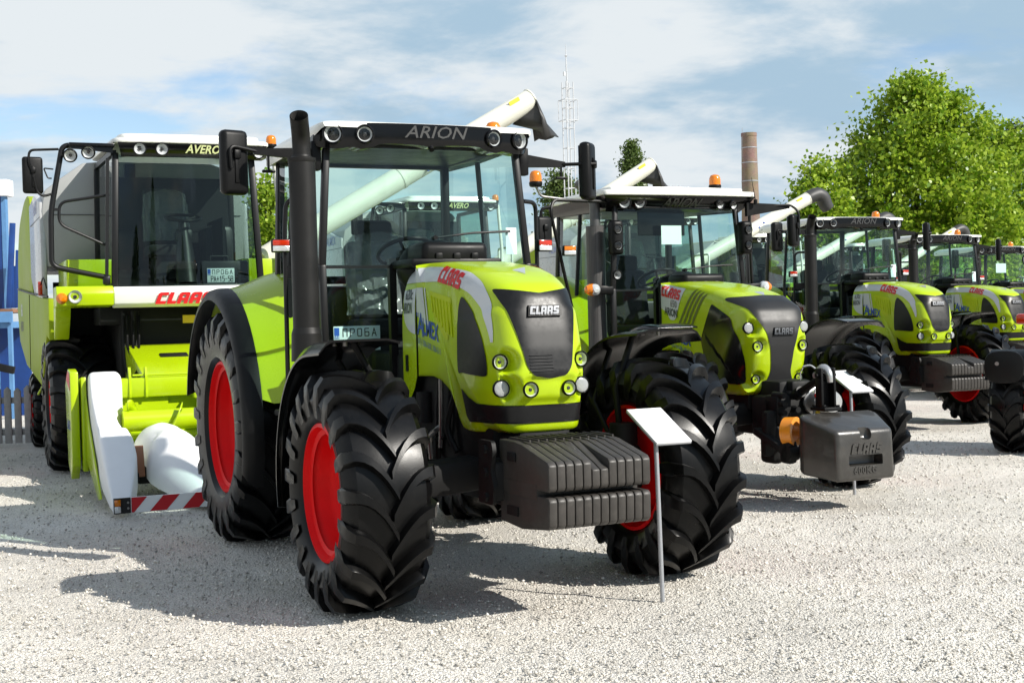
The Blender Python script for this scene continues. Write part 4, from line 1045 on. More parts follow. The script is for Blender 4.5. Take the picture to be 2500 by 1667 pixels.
    for s in (-1, 1):
        b.bar((fx-.02,s*.76,3.62),(fx+.06,s*.82,2.1),.07,.07,.015,up=(1,0,0)); b.bar((-.2,s*.80,3.6),(-.25,s*.82,2.1),.07,.07,.01,up=(1,0,0)); b.bar((fx,s*.78,3.62),(-.2,s*.80,3.62),.06,.06); b.bar((fx,s*.82,2.12),(-.2,s*.82,2.12),.06,.10)
    b.box((.5,0,2.10),(1.45,1.62,.10), bev=.02); b.bar((-.22,-.8,2.8),(-.22,.8,2.8),.06,1.4); b.box((.60,.45,2.52),(.9,.03,.8)); b.build('cab_frame', 'frame', t)
    fr = t.children[-1]
    pane(fr, 'windscreen', ((fx,-.74,3.60),(fx,.74,3.60),(fx+.06,.80,2.13),(fx+.06,-.80,2.13)), bulge=(.10,0,0), n=12, m='glassdark')
    for s in (-1, 1): pane(fr, 'door_window', ((fx-.04,s*.785,3.6),(-.17,s*.805,3.6),(-.22,s*.825,2.15),(fx+.0,s*.825,2.15)))
    top = round_poly([(1.36,-.80),(1.42,0),(1.36,.96),(-.5,.90),(-.5,-.85)], [.15,.5,.15,.2,.2])
    b = MB(); b.prism(top, 'z', 3.715, 3.77, .02); b.prism([(x*.94+.0, y*.9) for x, y in top], 'z', 3.765, 3.83, .03); b.build('roof', 'white', t)
    b = MB(); G = []
    for k in range(7):
        z = 3.72-.15*k/6; q = (k/6)**2*.10+.02; G.append([(x-q, y*(1-.06*k/6), z) for x, y in round_poly([(1.36,-.80),(1.42,0),(1.36,.96)], [.1,.5,.1])] )
    b.grid(G)
    b.grid([[(1.30,-.80,3.71),(1.30,-1.24,3.69)],[(1.30,-.80,3.60),(1.30,-1.24,3.64)]]); b.box((1.18,-1.02,3.685),(.28,.48,.04), bev=.008); b.box((1.0,.85,3.66),(.5,.3,.08), bev=.02)
    vis = b.build('visor', 'gloss', t)
    vx = lambda y, z: Vector((1.395-.09*(y*1.05)**2-.03*max(0,abs(y)-.6)-(3.72-z)*.35, y, z))
    for y in (-.52,-.28,.62,.82): round_lamp(t, 'work_lamp', vx(y,3.645)+Vector((.035,0,0)), (1,.25*y,-.1), .062, ring=.012, body='gloss')
    for y, z in ((-1.06,3.60),(-1.25,3.56)): round_lamp(t, 'work_lamp', (1.30,y,z), (1,-.3,-.35), .062, ring=.014)
    decal('model_lettering', text2d('AVERO', .125, shear=.25, sx=.95, bold=.003), lambda u, v: vx(.17+u, 3.65+v)+Vector((.03,0,0)), 'limetext', vis)
    b = MB(); b.cyl((1.0,1.05,3.72),(1.0,1.05,3.745),.05); b.bar((1.0,.8,3.71),(1.0,1.1,3.71),.03,.12); b.build('beacon_bracket', 'black', t); beacon(t, (1.0,1.05,3.74))
    # cab interior
    b = MB(); b.box((.15,-.05,2.58),(.5,.52,.14), bev=.05); b.box((-.08,-.05,2.98),(.14,.50,.75), bev=.06); b.box((.12,-.05,2.35),(.36,.36,.36), bev=.03); b.build('seat', 'seat', t)
    wrap_cover(t, (.06,-.05,3.0))
    b = MB(); b.tube([(.95,.03,2.15),(.86,.03,2.55),(.80,.03,2.90)], [.13,.10,.05], 16); b.box((.82,.03,2.72),(.12,.2,.16), bev=.04); b.tube([(.8,.10,2.75),(.85,.25,2.80),(.87,.35,2.83)], .013); b.build('steering_column', 'graphite', t)
    b = MB(); mt = Matrix.Translation((.80,.03,2.93))@Matrix.Rotation(.25,4,'Y'); b.tube([mt@Vector((.20*cos(a),.20*sin(a),0)) for a in np.linspace(0,2*pi,25)[:-1]], .018, 8, closed=True)
    for a in (0, 2.1, 4.2): b.tube([mt@Vector((0,0,-.04)), mt@Vector((.2*cos(a),.2*sin(a),0))], .014, 6)
    b.build('steering_wheel', 'black', t)
    b = MB(); b.box((.2,.52,2.62),(.5,.34,.5), bev=.06); b.box((.95,.45,2.28),(.25,.55,.28), bev=.03); b.tube(corner_path([(1.07,.28,2.42),(1.07,.28,2.47),(1.07,.48,2.47),(1.07,.48,2.42)], .02), .009); b.box((-.10,-.52,2.6),(.2,.3,.5), bev=.06); b.build('side_console', 'graphite', t)
    # --- mirror rails on the access side
    b = MB(); b.tube(corner_path([(1.2,-1.18,3.69),(1.2,-1.32,3.68),(1.2,-1.46,2.95),(1.2,-1.47,2.36),(1.2,-1.30,2.32),(1.22,-.86,2.225)], .10, 6), .030, 12); b.build('guard_rail', 'frame', t)
    b = MB(); b.tube(corner_path([(1.2,-.84,3.15),(1.2,-1.37,3.06),(1.2,-1.38,2.82),(1.2,-.87,2.58)], .09, 6), .017, 10); b.bar((1.2,-1.45,2.98),(1.2,-1.36,2.98),.03,.03); b.tube(corner_path([(1.2,-1.42,3.42),(1.2,-1.52,3.43),(1.2,-1.48,3.32),(1.2,-1.44,3.32)], .02), .008); b.build('door_handle_bar', 'frame', t)
    b = MB(); b.bar((1.22,-.85,3.55),(1.24,-.90,2.2),.035,.035,up=(1,0,0)); b.box((1.22,-.90,2.2),(.08,.08,.10), bev=.02); b.build('door_post', 'frame', t)
    mirror_unit(t, (1.2,-1.635,3.35), .215, .40, .07, .1, [[(1.2,-1.36,3.64),(1.22,-1.66,3.62),(1.25,-1.68,3.50),(1.24,-1.63,3.36)],[(1.24,-1.63,3.33),(1.23,-1.60,3.17),(1.22,-1.54,3.12),(1.2,-1.44,3.15)]], r=.014)
    b = MB(); b.tube([(1.1,1.05,3.7),(1.12,1.10,2.9),(1.1,1.08,2.1)], .03, 10); b.tube(corner_path([(1.0,1.35,2.1),(1.0,1.35,2.95),(.4,1.35,2.95),(.4,1.35,2.1)], .05), .022); b.bar((1.0,1.35,2.5),(.4,1.35,2.5),.03,.03); b.build('hand_rail', 'rails', t)
    # --- bumper
    b = MB(); b.prism([(1.30,2.12),(1.46,2.12),(1.52,2.05),(1.50,1.93),(1.42,1.89),(1.30,1.89)], 'y', -.86, .92, .012); bp = b.build('bumper', 'white', t)
    ws_ = wordmark(.13,.30,1.25)
    flat('maker_lettering', ws_, (1.524,-.10,1.985), (0,1,0), (.12,0,1), 'redlogo', bp, .006)
    for s in (-1, 1):
        b = MB(); b.prism([(1.15,2.13),(1.50,2.13),(1.54,2.05),(1.52,1.92),(1.15,1.90)], 'y', s*.865, s*1.46, .012); gb = b.build('lamp_bracket', 'green', t)
        round_lamp(gb, 'headlamp', (1.555,s*1.27,2.015), (1,0,0), .066, ring=.006, body='clearmetal'); q = MB(); q.lathe([(0,.05),(.03,.045),(.055,.02),(.06,0)], 20, Matrix.Translation((1.535,s*1.405,2.0))@Matrix.Rotation(pi/2,4,'Y')); q.build('indicator', 'amber', gb)
        b = MB(); b.prism([(.85,1.92),(1.15,1.92),(1.10,1.80),(.85,1.55)], 'y', s*1.28, s*1.44, .01); b.build('wing', 'green', gb)
    # --- feeder house
    b = MB(); b.prism([(1.0,1.47),(1.2,1.46),(2.50,1.12),(2.50,.55),(1.0,.90)], 'y', -.70, .95, .02); fh = b.build('feeder_house', 'green', t)
    b = MB(); b.box((1.62,-.26,1.357),(.12,.30,.02), rot=('Y',.256), bev=.008); b.box((1.62,.45,1.357),(.12,.30,.02), rot=('Y',.256), bev=.008); b.build('hatch_grip', 'dark', fh)
    b = MB(); b.box((1.16,.0,1.75),(.01,.14,.09)); b.build('warning_label', 'yellow', t)
    b = MB()
    for k, y in enumerate((-.66,-.60,-.54)): b.tube([(1.05,y,1.80),(1.25,y-.04,1.45),(1.7,y-.06*k,1.25),(2.2,y-.12,1.12),(2.55,y-.10,1.05)], .016, 8, smooth=4)
    b.tube([(1.1,.75,1.7),(1.5,.98,1.35),(2.3,1.0,1.05)], .02, 8, smooth=4); b.build('hydraulic_hose', 'black', t)
    b = MB()
    for x in (1.32,1.95,2.3): b.box((x,.1,1.44-.262*(x-1.2)),(.022,1.55,.014), rot=('Y',.256)); 
    b.build('plate_rib', 'green', fh)
    # --- maize header, an attached unit
    H = MB(); H.box((2.62,.25,1.06),(.15,2.72,.20), bev=.02); H.box((2.60,-.75,.85),(.06,.5,.26)); H.box((2.62,.3,.80),(.05,.75,.06), bev=.01); H.box((2.58,.25,.72),(.04,2.72,.62)); H.prism([(2.6,.42),(2.75,.36),(3.3,.40),(3.3,.36),(2.75,.31),(2.56,.38)], 'y', -1.05, 1.6); H.box((2.72,.25,.58),(.30,2.7,.04)); H.box((2.75,-.02,.98),(.12,.5,.10), bev=.02)
    H.tube([(2.66,-.85,1.185),(2.66,1.6,1.185)], .011); 
    for y in (-.88,-.72,1.2):
        H.prism(round_poly([(2.60,1.16),(2.63,1.27),(2.67,1.27),(2.70,1.18),(2.72,1.0),(2.71,.95),(2.69,1.0)], .02), 'y', y-.012, y+.012)
    hd = H.build('maize_header', 'green', t)
    b = MB(); b.cyl((2.95,-1.0,.745),(2.95,1.45,.745),.105,seg=28)
    ag = b.build('cross_auger', 'green', hd)
    for y0, tw in ((-.95,1),(-.05,1),(.6,-1)):
        G = []
        for k in range(41):
            a = 2*pi*k/40*.95; y = y0+.52*k/40*1.; G.append([Vector((2.95+r*cos(a*tw+1.2), y, .745+r*sin(a*tw+1.2))) for r in (.105,.215)])
        b = MB(); b.grid(G); f = b.build('auger_flight', 'green', hd); so = f.modifiers.new('thickness', 'SOLIDIFY'); so.thickness = .012
    for s in (-1, 1):
        Y = lambda y: .215+s*(-1*(y)-.215) if s > 0 else y      # mirror about the header's own middle
        def pr(poly, a, c_, nm, m, par, bev=.01):
            q = MB(); q.prism(poly, 'y', Y(a), Y(c_), bev); return q.build(nm, m, par)
        sp = pr([(2.15,1.10),(2.45,1.27),(2.66,1.24),(2.68,.95),(2.66,.30),(2.50,.16),(2.25,.30)], -1.455, -1.375, 'header_side', 'green', hd)
        pr([(2.2,1.14),(2.70,1.19),(2.72,.92),(2.72,.25),(2.3,.25)], -1.355, -1.305, 'header_side', 'green', hd)
        pr([(2.72,1.0),(2.95,.75),(3.80,.10),(3.62,.07),(2.72,.36)], -1.325, -1.308, 'header_side', 'green', hd, .004)
        yo = Y(-1.457)
        decal('dealer_lettering', text2d('ALMEX', .13, sx=.8, bold=.003), lambda u, v: Vector((2.42+(u if s < 0 else -u), yo, .70+v)), 'blue', sp)
        q = MB(); q.raw([(2.28,Y(-1.4575),1.16),(2.46,Y(-1.4575),1.25),(2.64,Y(-1.4575),1.22),(2.64,Y(-1.4575),1.05)], [[0,1,2,3]]); q.build('label', 'redlogo', sp)
        G = []
        for x, yl, yr, zt, zb in ((2.62,-1.28,-.985,1.215,.95),(2.66,-1.29,-.97,1.235,.55),(2.78,-1.295,-.97,1.225,.42),(2.86,-1.297,-.995,1.12,.38),(2.96,-1.299,-1.075,1.02,.34),(3.10,-1.298,-1.095,.92,.30),(3.30,-1.296,-1.075,.79,.24),(3.46,-1.294,-1.035,.70,.20),(3.49,-1.30,-1.01,.725,.19),(3.60,-1.302,-.985,.66,.16),(3.78,-1.30,-.985,.54,.12),(3.95,-1.297,-1.02,.42,.09),(4.18,-1.292,-1.085,.25,.05),(4.34,-1.285,-1.13,.14,.04),(4.39,-1.265,-1.16,.09,.045)):
            w = (yr-yl)/2; c_ = (yr+yl)/2; h = (zt-zb)/2; row = []
            for a in np.linspace(0,2*pi,33)[:-1]:
                sa, ca = sin(a), cos(a); ex = .28
                row.append(Vector((x+.10*max(0,ca)**.5*0, Y(c_+w*abs(sa)**ex*(1 if sa >= 0 else -1)), (zt+zb)/2+h*abs(ca)**ex*(1 if ca >= 0 else -1))))
            G.append(row)
        b = MB(); b.grid(G, closev=True); b.raw(G[0], [list(range(32))]); b.raw(G[-1], [list(range(32))]); b.build('crop_divider', 'plasticwhite', hd, ang=50)
    for y0 in (-.66,.04,.74):
        def sect(x, w, zt, zb, e=.8):
            c_ = y0+.24*(x-3.3)/1.1; row = []
            for a in np.linspace(-pi*.5,pi*.5,23): row.append(Vector((x, c_+w*sin(a), zb+(zt-zb)*max(cos(a),0)**e)))
            return row+[Vector((x, c_+w*.6, zb-.01)), Vector((x, c_-w*.6, zb-.01))]
        G = [sect(*q) for q in ((3.00,.17,.60,.45),(3.03,.20,.66,.42),(3.10,.215,.705,.40),(3.25,.225,.735,.38),(3.40,.225,.725,.34),(3.50,.22,.70,.30),(3.52,.255,.70,.27),(3.58,.275,.685,.24),(3.70,.285,.63,.20),(3.85,.265,.54,.16),(4.0,.225,.43,.12),(4.15,.175,.32,.09),(4.28,.125,.22,.07),(4.38,.08,.15,.06),(4.42,.04,.10,.06))]
        b = MB(); b.grid(G, closev=True); n = len(G[0]); b.raw(G[0], [list(range(n))]); b.raw(G[-1], [list(range(n))]); b.build('row_snout', 'plasticwhite', hd, ang=40)
        for dy, tilt in ((-.30,.25),(.26,-.25)):
            b = MB(); b.box((3.52,y0+dy,.40),(.018,.15,.30), rot=('Y',-.25), bev=.004); b.build('deck_plate', 'copper', hd)
    b = MB(); b.box((3.1,.25,.24),(.7,2.4,.14), bev=.03)
    for k in range(7): b.box((3.4,-.98+.35*k,.26),(.5,.06,.10), bev=.02)
    b.build('row_unit', 'dark', hd)
    # striped transport board across the snouts
    b = MB(); b.box((4.46,.215,.115),(.02,3.02,.135)); wb = b.build('warning_board', 'paper', hd)
    for k in range(10):
        y0 = -1.14+.285*k
        flat('red_stripe', ([(y0,-.066),(y0+.02 if k == 0 else y0+.02,-.066),(y0+.135,.066),(y0,.066)] if k == 0 else [(y0-.13,-.066),(y0+.015,-.066),(y0+.135,.066),(y0-.01,.066)], [[0,1,2,3]]), (4.4705,0,.115), (0,1,0), (0,0,1), 'boardred', wb, .003)
    b = MB(); b.box((4.475,-1.22,.115),(.008,.145,.137)); b.build('end_plate', 'graphite', wb)
    for z in (.14,.09): b = MB(); b.cyl((4.47,-1.17,z),(4.486,-1.17,z),.010); b.build('bolt', 'steel', wb)
    marker_lamp(wb, (4.49,-1.262,.115), .058, .135, .04, 0., ('amber','clearlens'))
    return t
def add_auger(t, elbow):
    y0, z0, y1, z1 = (1.15, 2.60, 4.80, 4.32) if elbow else (1.15, 2.48, 4.93, 4.65)
    d = Vector((0, y1-y0, z1-z0)).normalized()
    b = MB(); b.cyl((0,y0,z0),(0,y1,z1),.150,None,28); q = Vector((0,3.0,z0+(3.0-y0)*(z1-z0)/(y1-y0))); b.cyl(q-d*.02,q+d*.02,.157,None,28); b.cyl(Vector((0,y1,z1))-d*.02, Vector((0,y1,z1)), .158, None, 28)
    o = b.build('unloading_auger', 'cream', t, ang=40)
    c = Vector((0,3.3,z0+(3.3-y0)*(z1-z0)/(y1-y0)))
    for u, v in ((0,.0),(.15,.05),(.05,-.10)): 
        p = c+d*u; b = MB(); b.cyl(p+Vector((.135,0,v)), p+Vector((.157,0,v)), .022); b.build('rivet_cap', 'blue', o)
    n = d.cross(Vector((1,0,0))).normalized(); n = n if n.z > 0 else -n
    tip = Vector((0,y1,z1))
    b = MB(); pp = tip-d*.55+Vector((.15,0,0))+n*.10; b.box(tip-d*.30+Vector((.128,0,0))+n*.085, (.004,.17,.09), Matrix((Vector((1,0,0)), d, n)).transposed()); b.build('warning_label', 'yellow', o)
    b = MB()
    if not elbow:
        G = []
        for k in range(9):
            a = blend(-100, 100, k/8); ra = radians(a); base = tip+Vector((.155*sin(ra),0,0))-n*.155*cos(ra)
            up = tip-d*.42+Vector((.155*sin(ra),0,0))-n*.155*cos(ra)
            st = base if abs(a) > 60 else up.lerp(base, abs(a)/60)
            if abs(a) > 60: st = base
            low = tip+Vector((.19*sin(ra),.12+.26*max(cos(ra),0)+.02*sin(k*3.),-.54+.05*cos(ra)+.02*sin(k*2.1)))
            G.append([st, st.lerp(low,.5)+Vector((.02*sin(k*1.7),.02,0)), low])
        b.grid(G); f = b.build('rubber_flap', 'flap', o, ang=60); so = f.modifiers.new('thickness', 'SOLIDIFY'); so.thickness = .012
    else:
        pts = [tip, tip+d*.12, tip+d*.30+Vector((0,.02,-.03)), tip+d*.45+Vector((0,.04,-.16)), tip+d*.52+Vector((0,.05,-.34)), tip+d*.58+Vector((0,.08,-.48))]
        b.tube(pts, [.155,.165,.175,.175,.165,.15], 24, smooth=3, caps=False); b.build('discharge_spout', 'flap', o, ang=50)
    return o
def combo_gradient():
    m, nt, p = nmat('tank_side_paint'); return m
M['tankpaint'] = mat('grain_tank_grey', (.30,.305,.30), .45, coat=.1, var=.05, vscale=1.)
M['panelpaint'] = mat('silver_side_panel', (.42,.42,.42), .28, coat=.4, var=.03)
M['paleblue'] = mat('pale_blue_lettering', (.25,.28,.50), .4)
M['limetext'] = mat('lime_lettering', (.58,.62,.30), .4)
M['rails'] = mat('cream_rail', (.70,.69,.64), .4)
M['boardred'] = mat('reflective_red', (.52,.012,.02), .35)
# ------------------------------------------------------------------ trees
def leafmat(name, c0, c1):
    m = bpy.data.materials.new(name); m.use_nodes = True; nt = m.node_tree; nt.nodes.clear(); L = nt.links.new
    out = N(nt, 'ShaderNodeOutputMaterial'); geo = N(nt, 'ShaderNodeNewGeometry')
    mx = N(nt, 'ShaderNodeMix', data_type='RGBA'); mx.inputs[6].default_value = (*c0,1); mx.inputs[7].default_value = (*c1,1); L(geo.outputs['Random Per Island'], mx.inputs[0])
    p = N(nt, 'ShaderNodeBsdfPrincipled'); setin(p, Roughness=.36); L(mx.outputs[2], p.inputs['Base Color']); p.inputs['Specular IOR Level'].default_value = .35
    tr = N(nt, 'ShaderNodeBsdfTranslucent'); L(mx.outputs[2], tr.inputs[0])
    ms = N(nt, 'ShaderNodeMixShader'); ms.inputs[0].default_value = .42; L(p.outputs[0], ms.inputs[1]); L(tr.outputs[0], ms.inputs[2]); L(ms.outputs[0], out.inputs[0])
    return m
M['leaf'] = leafmat('bright_leaves', (.09,.20,.004), (.42,.54,.05))
M['leafdark'] = leafmat('poplar_leaves', (.045,.085,.015), (.16,.22,.06))
M['bark'] = mat('bark', (.09,.075,.06), .9, bump=.5, bscale=20, var=.3)
def rot2(v, a): return
def tree(name, label, cat, x, y, h, crown, nclump, leaf, lm='leaf', per=38, trunk=.16, z0=.16, group=None, seed=1, lean=0., cs=1., voids=9):
    # crown(u) -> radius at relative height u; leaves in clumps on twigs so that gaps and light and dark sides show
    R = np.random.default_rng(seed); t = thing(name, label, cat, (x,y,0), 0, group)
    b = MB(); b.tube([(0,0,0),(.02,0,h*.25),(.0+lean*.3,.03,h*.55),(lean,.0,h*.93)], [trunk,trunk*.75,trunk*.45,.015], 10, smooth=4)
    tips = []
    nb = 26
    for k in range(nb):
        u = z0+.02+(.95-z0)*k/nb; a = k*2.4+R.uniform(-.4,.4); r = crown(u)*R.uniform(.55,.95); z = h*u
        e = Vector((lean*u+r*cos(a), r*sin(a), min(z+r*.55, h*.97))); s = Vector((lean*u*.9,0,max(z-r*.15, h*.12))); mid = s.lerp(e,.5)+Vector((0,0,-.06*r))
        b.tube([s, mid, e], [trunk*.32*(1-u)+.018, .018, .006], 5, smooth=3)
    b.build('trunk', 'bark', t)
    # clump centres, denser towards the outside; a few lobes make the outline uneven
    lob = [(R.uniform(0,2*pi), R.uniform(z0,.9), R.uniform(.75,1.22)) for _ in range(14)]
    hol = [(R.uniform(0,2*pi), R.uniform(z0+.05,.88), R.uniform(.10,.17)) for _ in range(voids)]
    C = []
    while len(C) < nclump:
        u = z0+(1-z0)*R.random()**.9; a = R.uniform(0,2*pi); rr = crown(u)
        if R.random() > min(1, rr/max(crown(.35), .3)+.12): continue
        f = 1.
        for la, lu, lf in lob:
            d = abs((a-la+pi) % (2*pi)-pi)
            if d < .7 and abs(u-lu) < .14: f *= 1+(lf-1)*(1-d/.7)
        q = R.random()**.42*rr*f
        if any((q*cos(a)-crown(hu)*.85*cos(ha))**2+(q*sin(a)-crown(hu)*.85*sin(ha))**2+((u-hu)*h)**2 < (hr*h*.55)**2 for ha, hu, hr in hol): continue
        C.append((lean*u+q*cos(a), q*sin(a), h*u+R.normal(0,.12)))
    # upright shoots that break the outline
    for k in range(nclump//12):
        u = R.uniform(z0+.1,.97); a = R.uniform(0,2*pi); rr = crown(u)*R.uniform(.85,1.16)
        for j in range(3): C[R.integers(0,len(C))] = (lean*u+rr*cos(a)*(1+.02*j), rr*sin(a)*(1+.02*j), h*u+.22*j*(h/9))
    C = np.array(C); n = nclump*per
    cl = np.repeat(np.arange(nclump), per); cr = R.uniform(.14,.40,nclump)[cl]*(h/9)**.5*cs
    P = C[cl]+R.normal(0,1,(n,3))*cr[:,None]*np.array([1,1,.8])
    N_ = R.normal(0,1,(n,3))+np.array([0,0,.6]); N_ /= np.linalg.norm(N_,axis=1)[:,None]
    T = np.cross(N_, R.normal(0,1,(n,3))); T /= np.linalg.norm(T,axis=1)[:,None]; B = np.cross(N_, T)
    s = leaf*R.uniform(.6,1.25,(n,1)); w = s*.42
    V = np.stack([P-T*s*.5, P+B*w-T*s*.05+N_*s*.10, P+T*s*.55, P-B*w-T*s*.05+N_*s*.10],1).reshape(-1,3)
    me = bpy.data.meshes.new('crown'); me.vertices.add(n*4); me.vertices.foreach_set('co', V.ravel()); me.loops.add(n*4); me.loops.foreach_set('vertex_index', np.arange(n*4)); me.polygons.add(n); me.polygons.foreach_set('loop_start', np.arange(n)*4); me.polygons.foreach_set('loop_total', np.full(n,4)); me.materials.append(M[lm]); me.update(); me.validate()
    link('crown', me, t); return t
def lerp_tab(tab):
    xs = [a for a, _ in tab]; ys = [b for _, b in tab]; return lambda u: float(np.interp(u, xs, ys))
def trees():
    tree('maple_tree', 'large bright green tree with a pointed crown behind the right tractors', 'tree', 16.55, 53, 10.7, lerp_tab([(0,.5),(.12,3.0),(.3,3.9),(.5,3.5),(.68,2.9),(.82,2.2),(.91,1.3),(.96,.6),(1,.12)]), 1050, .19, per=52, trunk=.28, z0=.12, seed=4)
    tree('maple_tree', 'smaller bright green tree beside the large tree, right of the chimney', 'tree', 11.9, 50, 7.3, lerp_tab([(0,.3),(.15,1.2),(.4,1.75),(.6,1.5),(.8,.9),(1,.1)]), 330, .18, trunk=.14, seed=9)
    tree('maple_tree', 'green tree at the right edge behind the last tractor', 'tree', 21.0, 57, 9.4, lerp_tab([(0,.5),(.15,3.0),(.4,3.7),(.6,3.2),(.8,2.2),(.92,1.1),(1,.1)]), 680, .19, trunk=.2, z0=.1, seed=12)
    tree('poplar_tree', 'slim wind bent poplar top showing over the right tree', 'tree', 27.2, 72, 11.4, lerp_tab([(0,.3),(.2,1.0),(.5,1.1),(.8,.7),(1,.08)]), 150, .26, 'leafdark', trunk=.15, seed=21, lean=.6, cs=.6, voids=3)
    tree('poplar_tree', 'dark poplar behind the roof of the larger tractor', 'tree', 7.65, 85, 12.9, lerp_tab([(0,.4),(.3,.95),(.6,.9),(.78,.78),(.88,.50),(.95,.22),(1,.02)]), 620, .17, 'leafdark', trunk=.2, seed=22, lean=.5, cs=.55, voids=4)
    tree('poplar_tree', 'dark green tree beside the lattice mast', 'tree', 3.3, 83, 10.6, lerp_tab([(0,.4),(.3,1.1),(.7,1.2),(.88,.9),(1,.15)]), 300, .2, 'leafdark', trunk=.2, seed=25)
    tree('maple_tree', 'light green tree between the combine cab and the front tractor', 'tree', -9.55, 52, 7.4, lerp_tab([(0,.4),(.15,1.5),(.45,1.5),(.7,.95),(.88,.5),(1,.1)]), 420, .17, trunk=.15, seed=31)
    tree('maple_tree', 'low green bush at the foot of the brick chimney', 'tree', 11.4, 62, 4.7, lerp_tab([(0,.6),(.3,1.3),(.6,1.2),(.85,.6),(1,.1)]), 150, .26, trunk=.1, z0=.1, seed=35)
# ------------------------------------------------------------------ chimney, mast, stand, fence, signs
def brickmat():
    m, nt, p = nmat('chimney_brick'); L = nt.links.new; tc = N(nt, 'ShaderNodeTexCoord')
    sp = N(nt, 'ShaderNodeSeparateXYZ'); L(tc.outputs['Object'], sp.inputs[0]); at = N(nt, 'ShaderNodeMath', operation='ARCTAN2'); L(sp.outputs[1], at.inputs[0]); L(sp.outputs[0], at.inputs[1])
    cb = N(nt, 'ShaderNodeCombineXYZ'); L(at.outputs[0], cb.inputs[0]); L(sp.outputs[2], cb.inputs[1])
    br = N(nt, 'ShaderNodeTexBrick'); setin(br, Scale=1., Mortar_Size=.012, Brick_Width=.24, Row_Height=.10); br.inputs['Color1'].default_value = (.27,.18,.115,1); br.inputs['Color2'].default_value = (.20,.13,.085,1); br.inputs['Mortar'].default_value = (.30,.26,.22,1); L(cb.outputs[0], br.inputs['Vector'])
    nz = N(nt, 'ShaderNodeTexNoise'); setin(nz, Scale=.8, Detail=6.); L(tc.outputs['Object'], nz.inputs['Vector']); mx = N(nt, 'ShaderNodeMix', data_type='RGBA', blend_type='MULTIPLY'); mx.inputs[0].default_value = .6; L(br.outputs[0], mx.inputs[6]); L(nz.outputs['Color'], mx.inputs[7]); L(mx.outputs[2], p.inputs['Base Color']); setin(p, Roughness=.9)
    return m
def pebbles():
    # loose stones lying on the gravel, denser near the camera
    R = np.random.default_rng(5); n = 46000
    y = 4.6*np.exp(R.random(n)*1.35); x = (R.random(n)-.5)*.86*y
    s = R.lognormal(-5.2,.5,n).clip(.003,.013); s *= 1+.02*(y-5)
    O = np.array([[1,0,0],[0,1,0],[-1,0,0],[0,-1,0],[0,0,1],[0,0,-1]],float)
    F = np.array([[0,1,4],[1,2,4],[2,3,4],[3,0,4],[1,0,5],[2,1,5],[3,2,5],[0,3,5]])
    V = O[None]*R.uniform(.6,1.3,(n,6,1))*s[:,None,None]*np.array([1,1,.75])
    a = R.uniform(0,2*pi,n); c_, s_ = np.cos(a), np.sin(a); V = np.stack([V[:,:,0]*c_[:,None]-V[:,:,1]*s_[:,None], V[:,:,0]*s_[:,None]+V[:,:,1]*c_[:,None], V[:,:,2]],2)
    V += np.stack([x,y,s*.35+.002],1)[:,None,:]; V = V.reshape(-1,3); Fi = (F[None]+6*np.arange(n)[:,None,None]).reshape(-1)
    m = len(Fi)//3; me = bpy.data.meshes.new('loose_stones'); me.vertices.add(n*6); me.vertices.foreach_set('co',V.ravel()); me.loops.add(m*3); me.loops.foreach_set('vertex_index',Fi); me.polygons.add(m); me.polygons.foreach_set('loop_start',np.arange(m)*3); me.polygons.foreach_set('loop_total',np.full(m,3))
    mt = leafmat('stone', (.30,.285,.255), (.80,.765,.69)); nt = mt.node_tree
    for nd in nt.nodes:
        if nd.type == 'MIX_SHADER': nd.inputs[0].default_value = 0.
        if nd.type == 'BSDF_PRINCIPLED': nd.inputs['Roughness'].default_value = .85
    me.materials.append(mt); me.update(); me.validate(); o = link('loose_stones', me); o['kind'] = 'stuff'; o['label'] = 'loose pale stones scattered over the gravel'; o['category'] = 'gravel'
def tree_belt():
    # the wood across the road behind the photographer, only met with as reflections
    R = np.random.default_rng(77); n = 26000; k = 15
    cx = np.linspace(-34,40,k)+R.normal(0,1.5,k); cy = -34+R.normal(0,2.5,k); hh = R.uniform(7,14,k); ww = R.uniform(1.1,2.6,k)
    i = R.integers(0,k,n); u = R.random(n); a = R.uniform(0,2*pi,n); r = ww[i]*np.sqrt(R.random(n))*np.sin(np.clip(u*.9+.1,0,1)*pi)**.6
    P = np.stack([cx[i]+r*np.cos(a), cy[i]+r*np.sin(a), hh[i]*(.04+.96*u)],1); N_ = R.normal(0,1,(n,3)); N_ /= np.linalg.norm(N_,axis=1)[:,None]; T = np.cross(N_, R.normal(0,1,(n,3))); T /= np.linalg.norm(T,axis=1)[:,None]; B = np.cross(N_,T); s = .5
    V = np.stack([P-T*s*.5,P+B*s*.3,P+T*s*.5,P-B*s*.3],1).reshape(-1,3)
    me = bpy.data.meshes.new('tree_belt'); me.vertices.add(n*4); me.vertices.foreach_set('co',V.ravel()); me.loops.add(n*4); me.loops.foreach_set('vertex_index',np.arange(n*4)); me.polygons.add(n); me.polygons.foreach_set('loop_start',np.arange(n)*4); me.polygons.foreach_set('loop_total',np.full(n,4)); me.materials.append(M['leafdark']); me.update(); me.validate()
    o = link('tree_belt', me); o['kind'] = 'stuff'; o['label'] = 'far belt of trees mirrored in the cab windows'; o['category'] = 'trees'
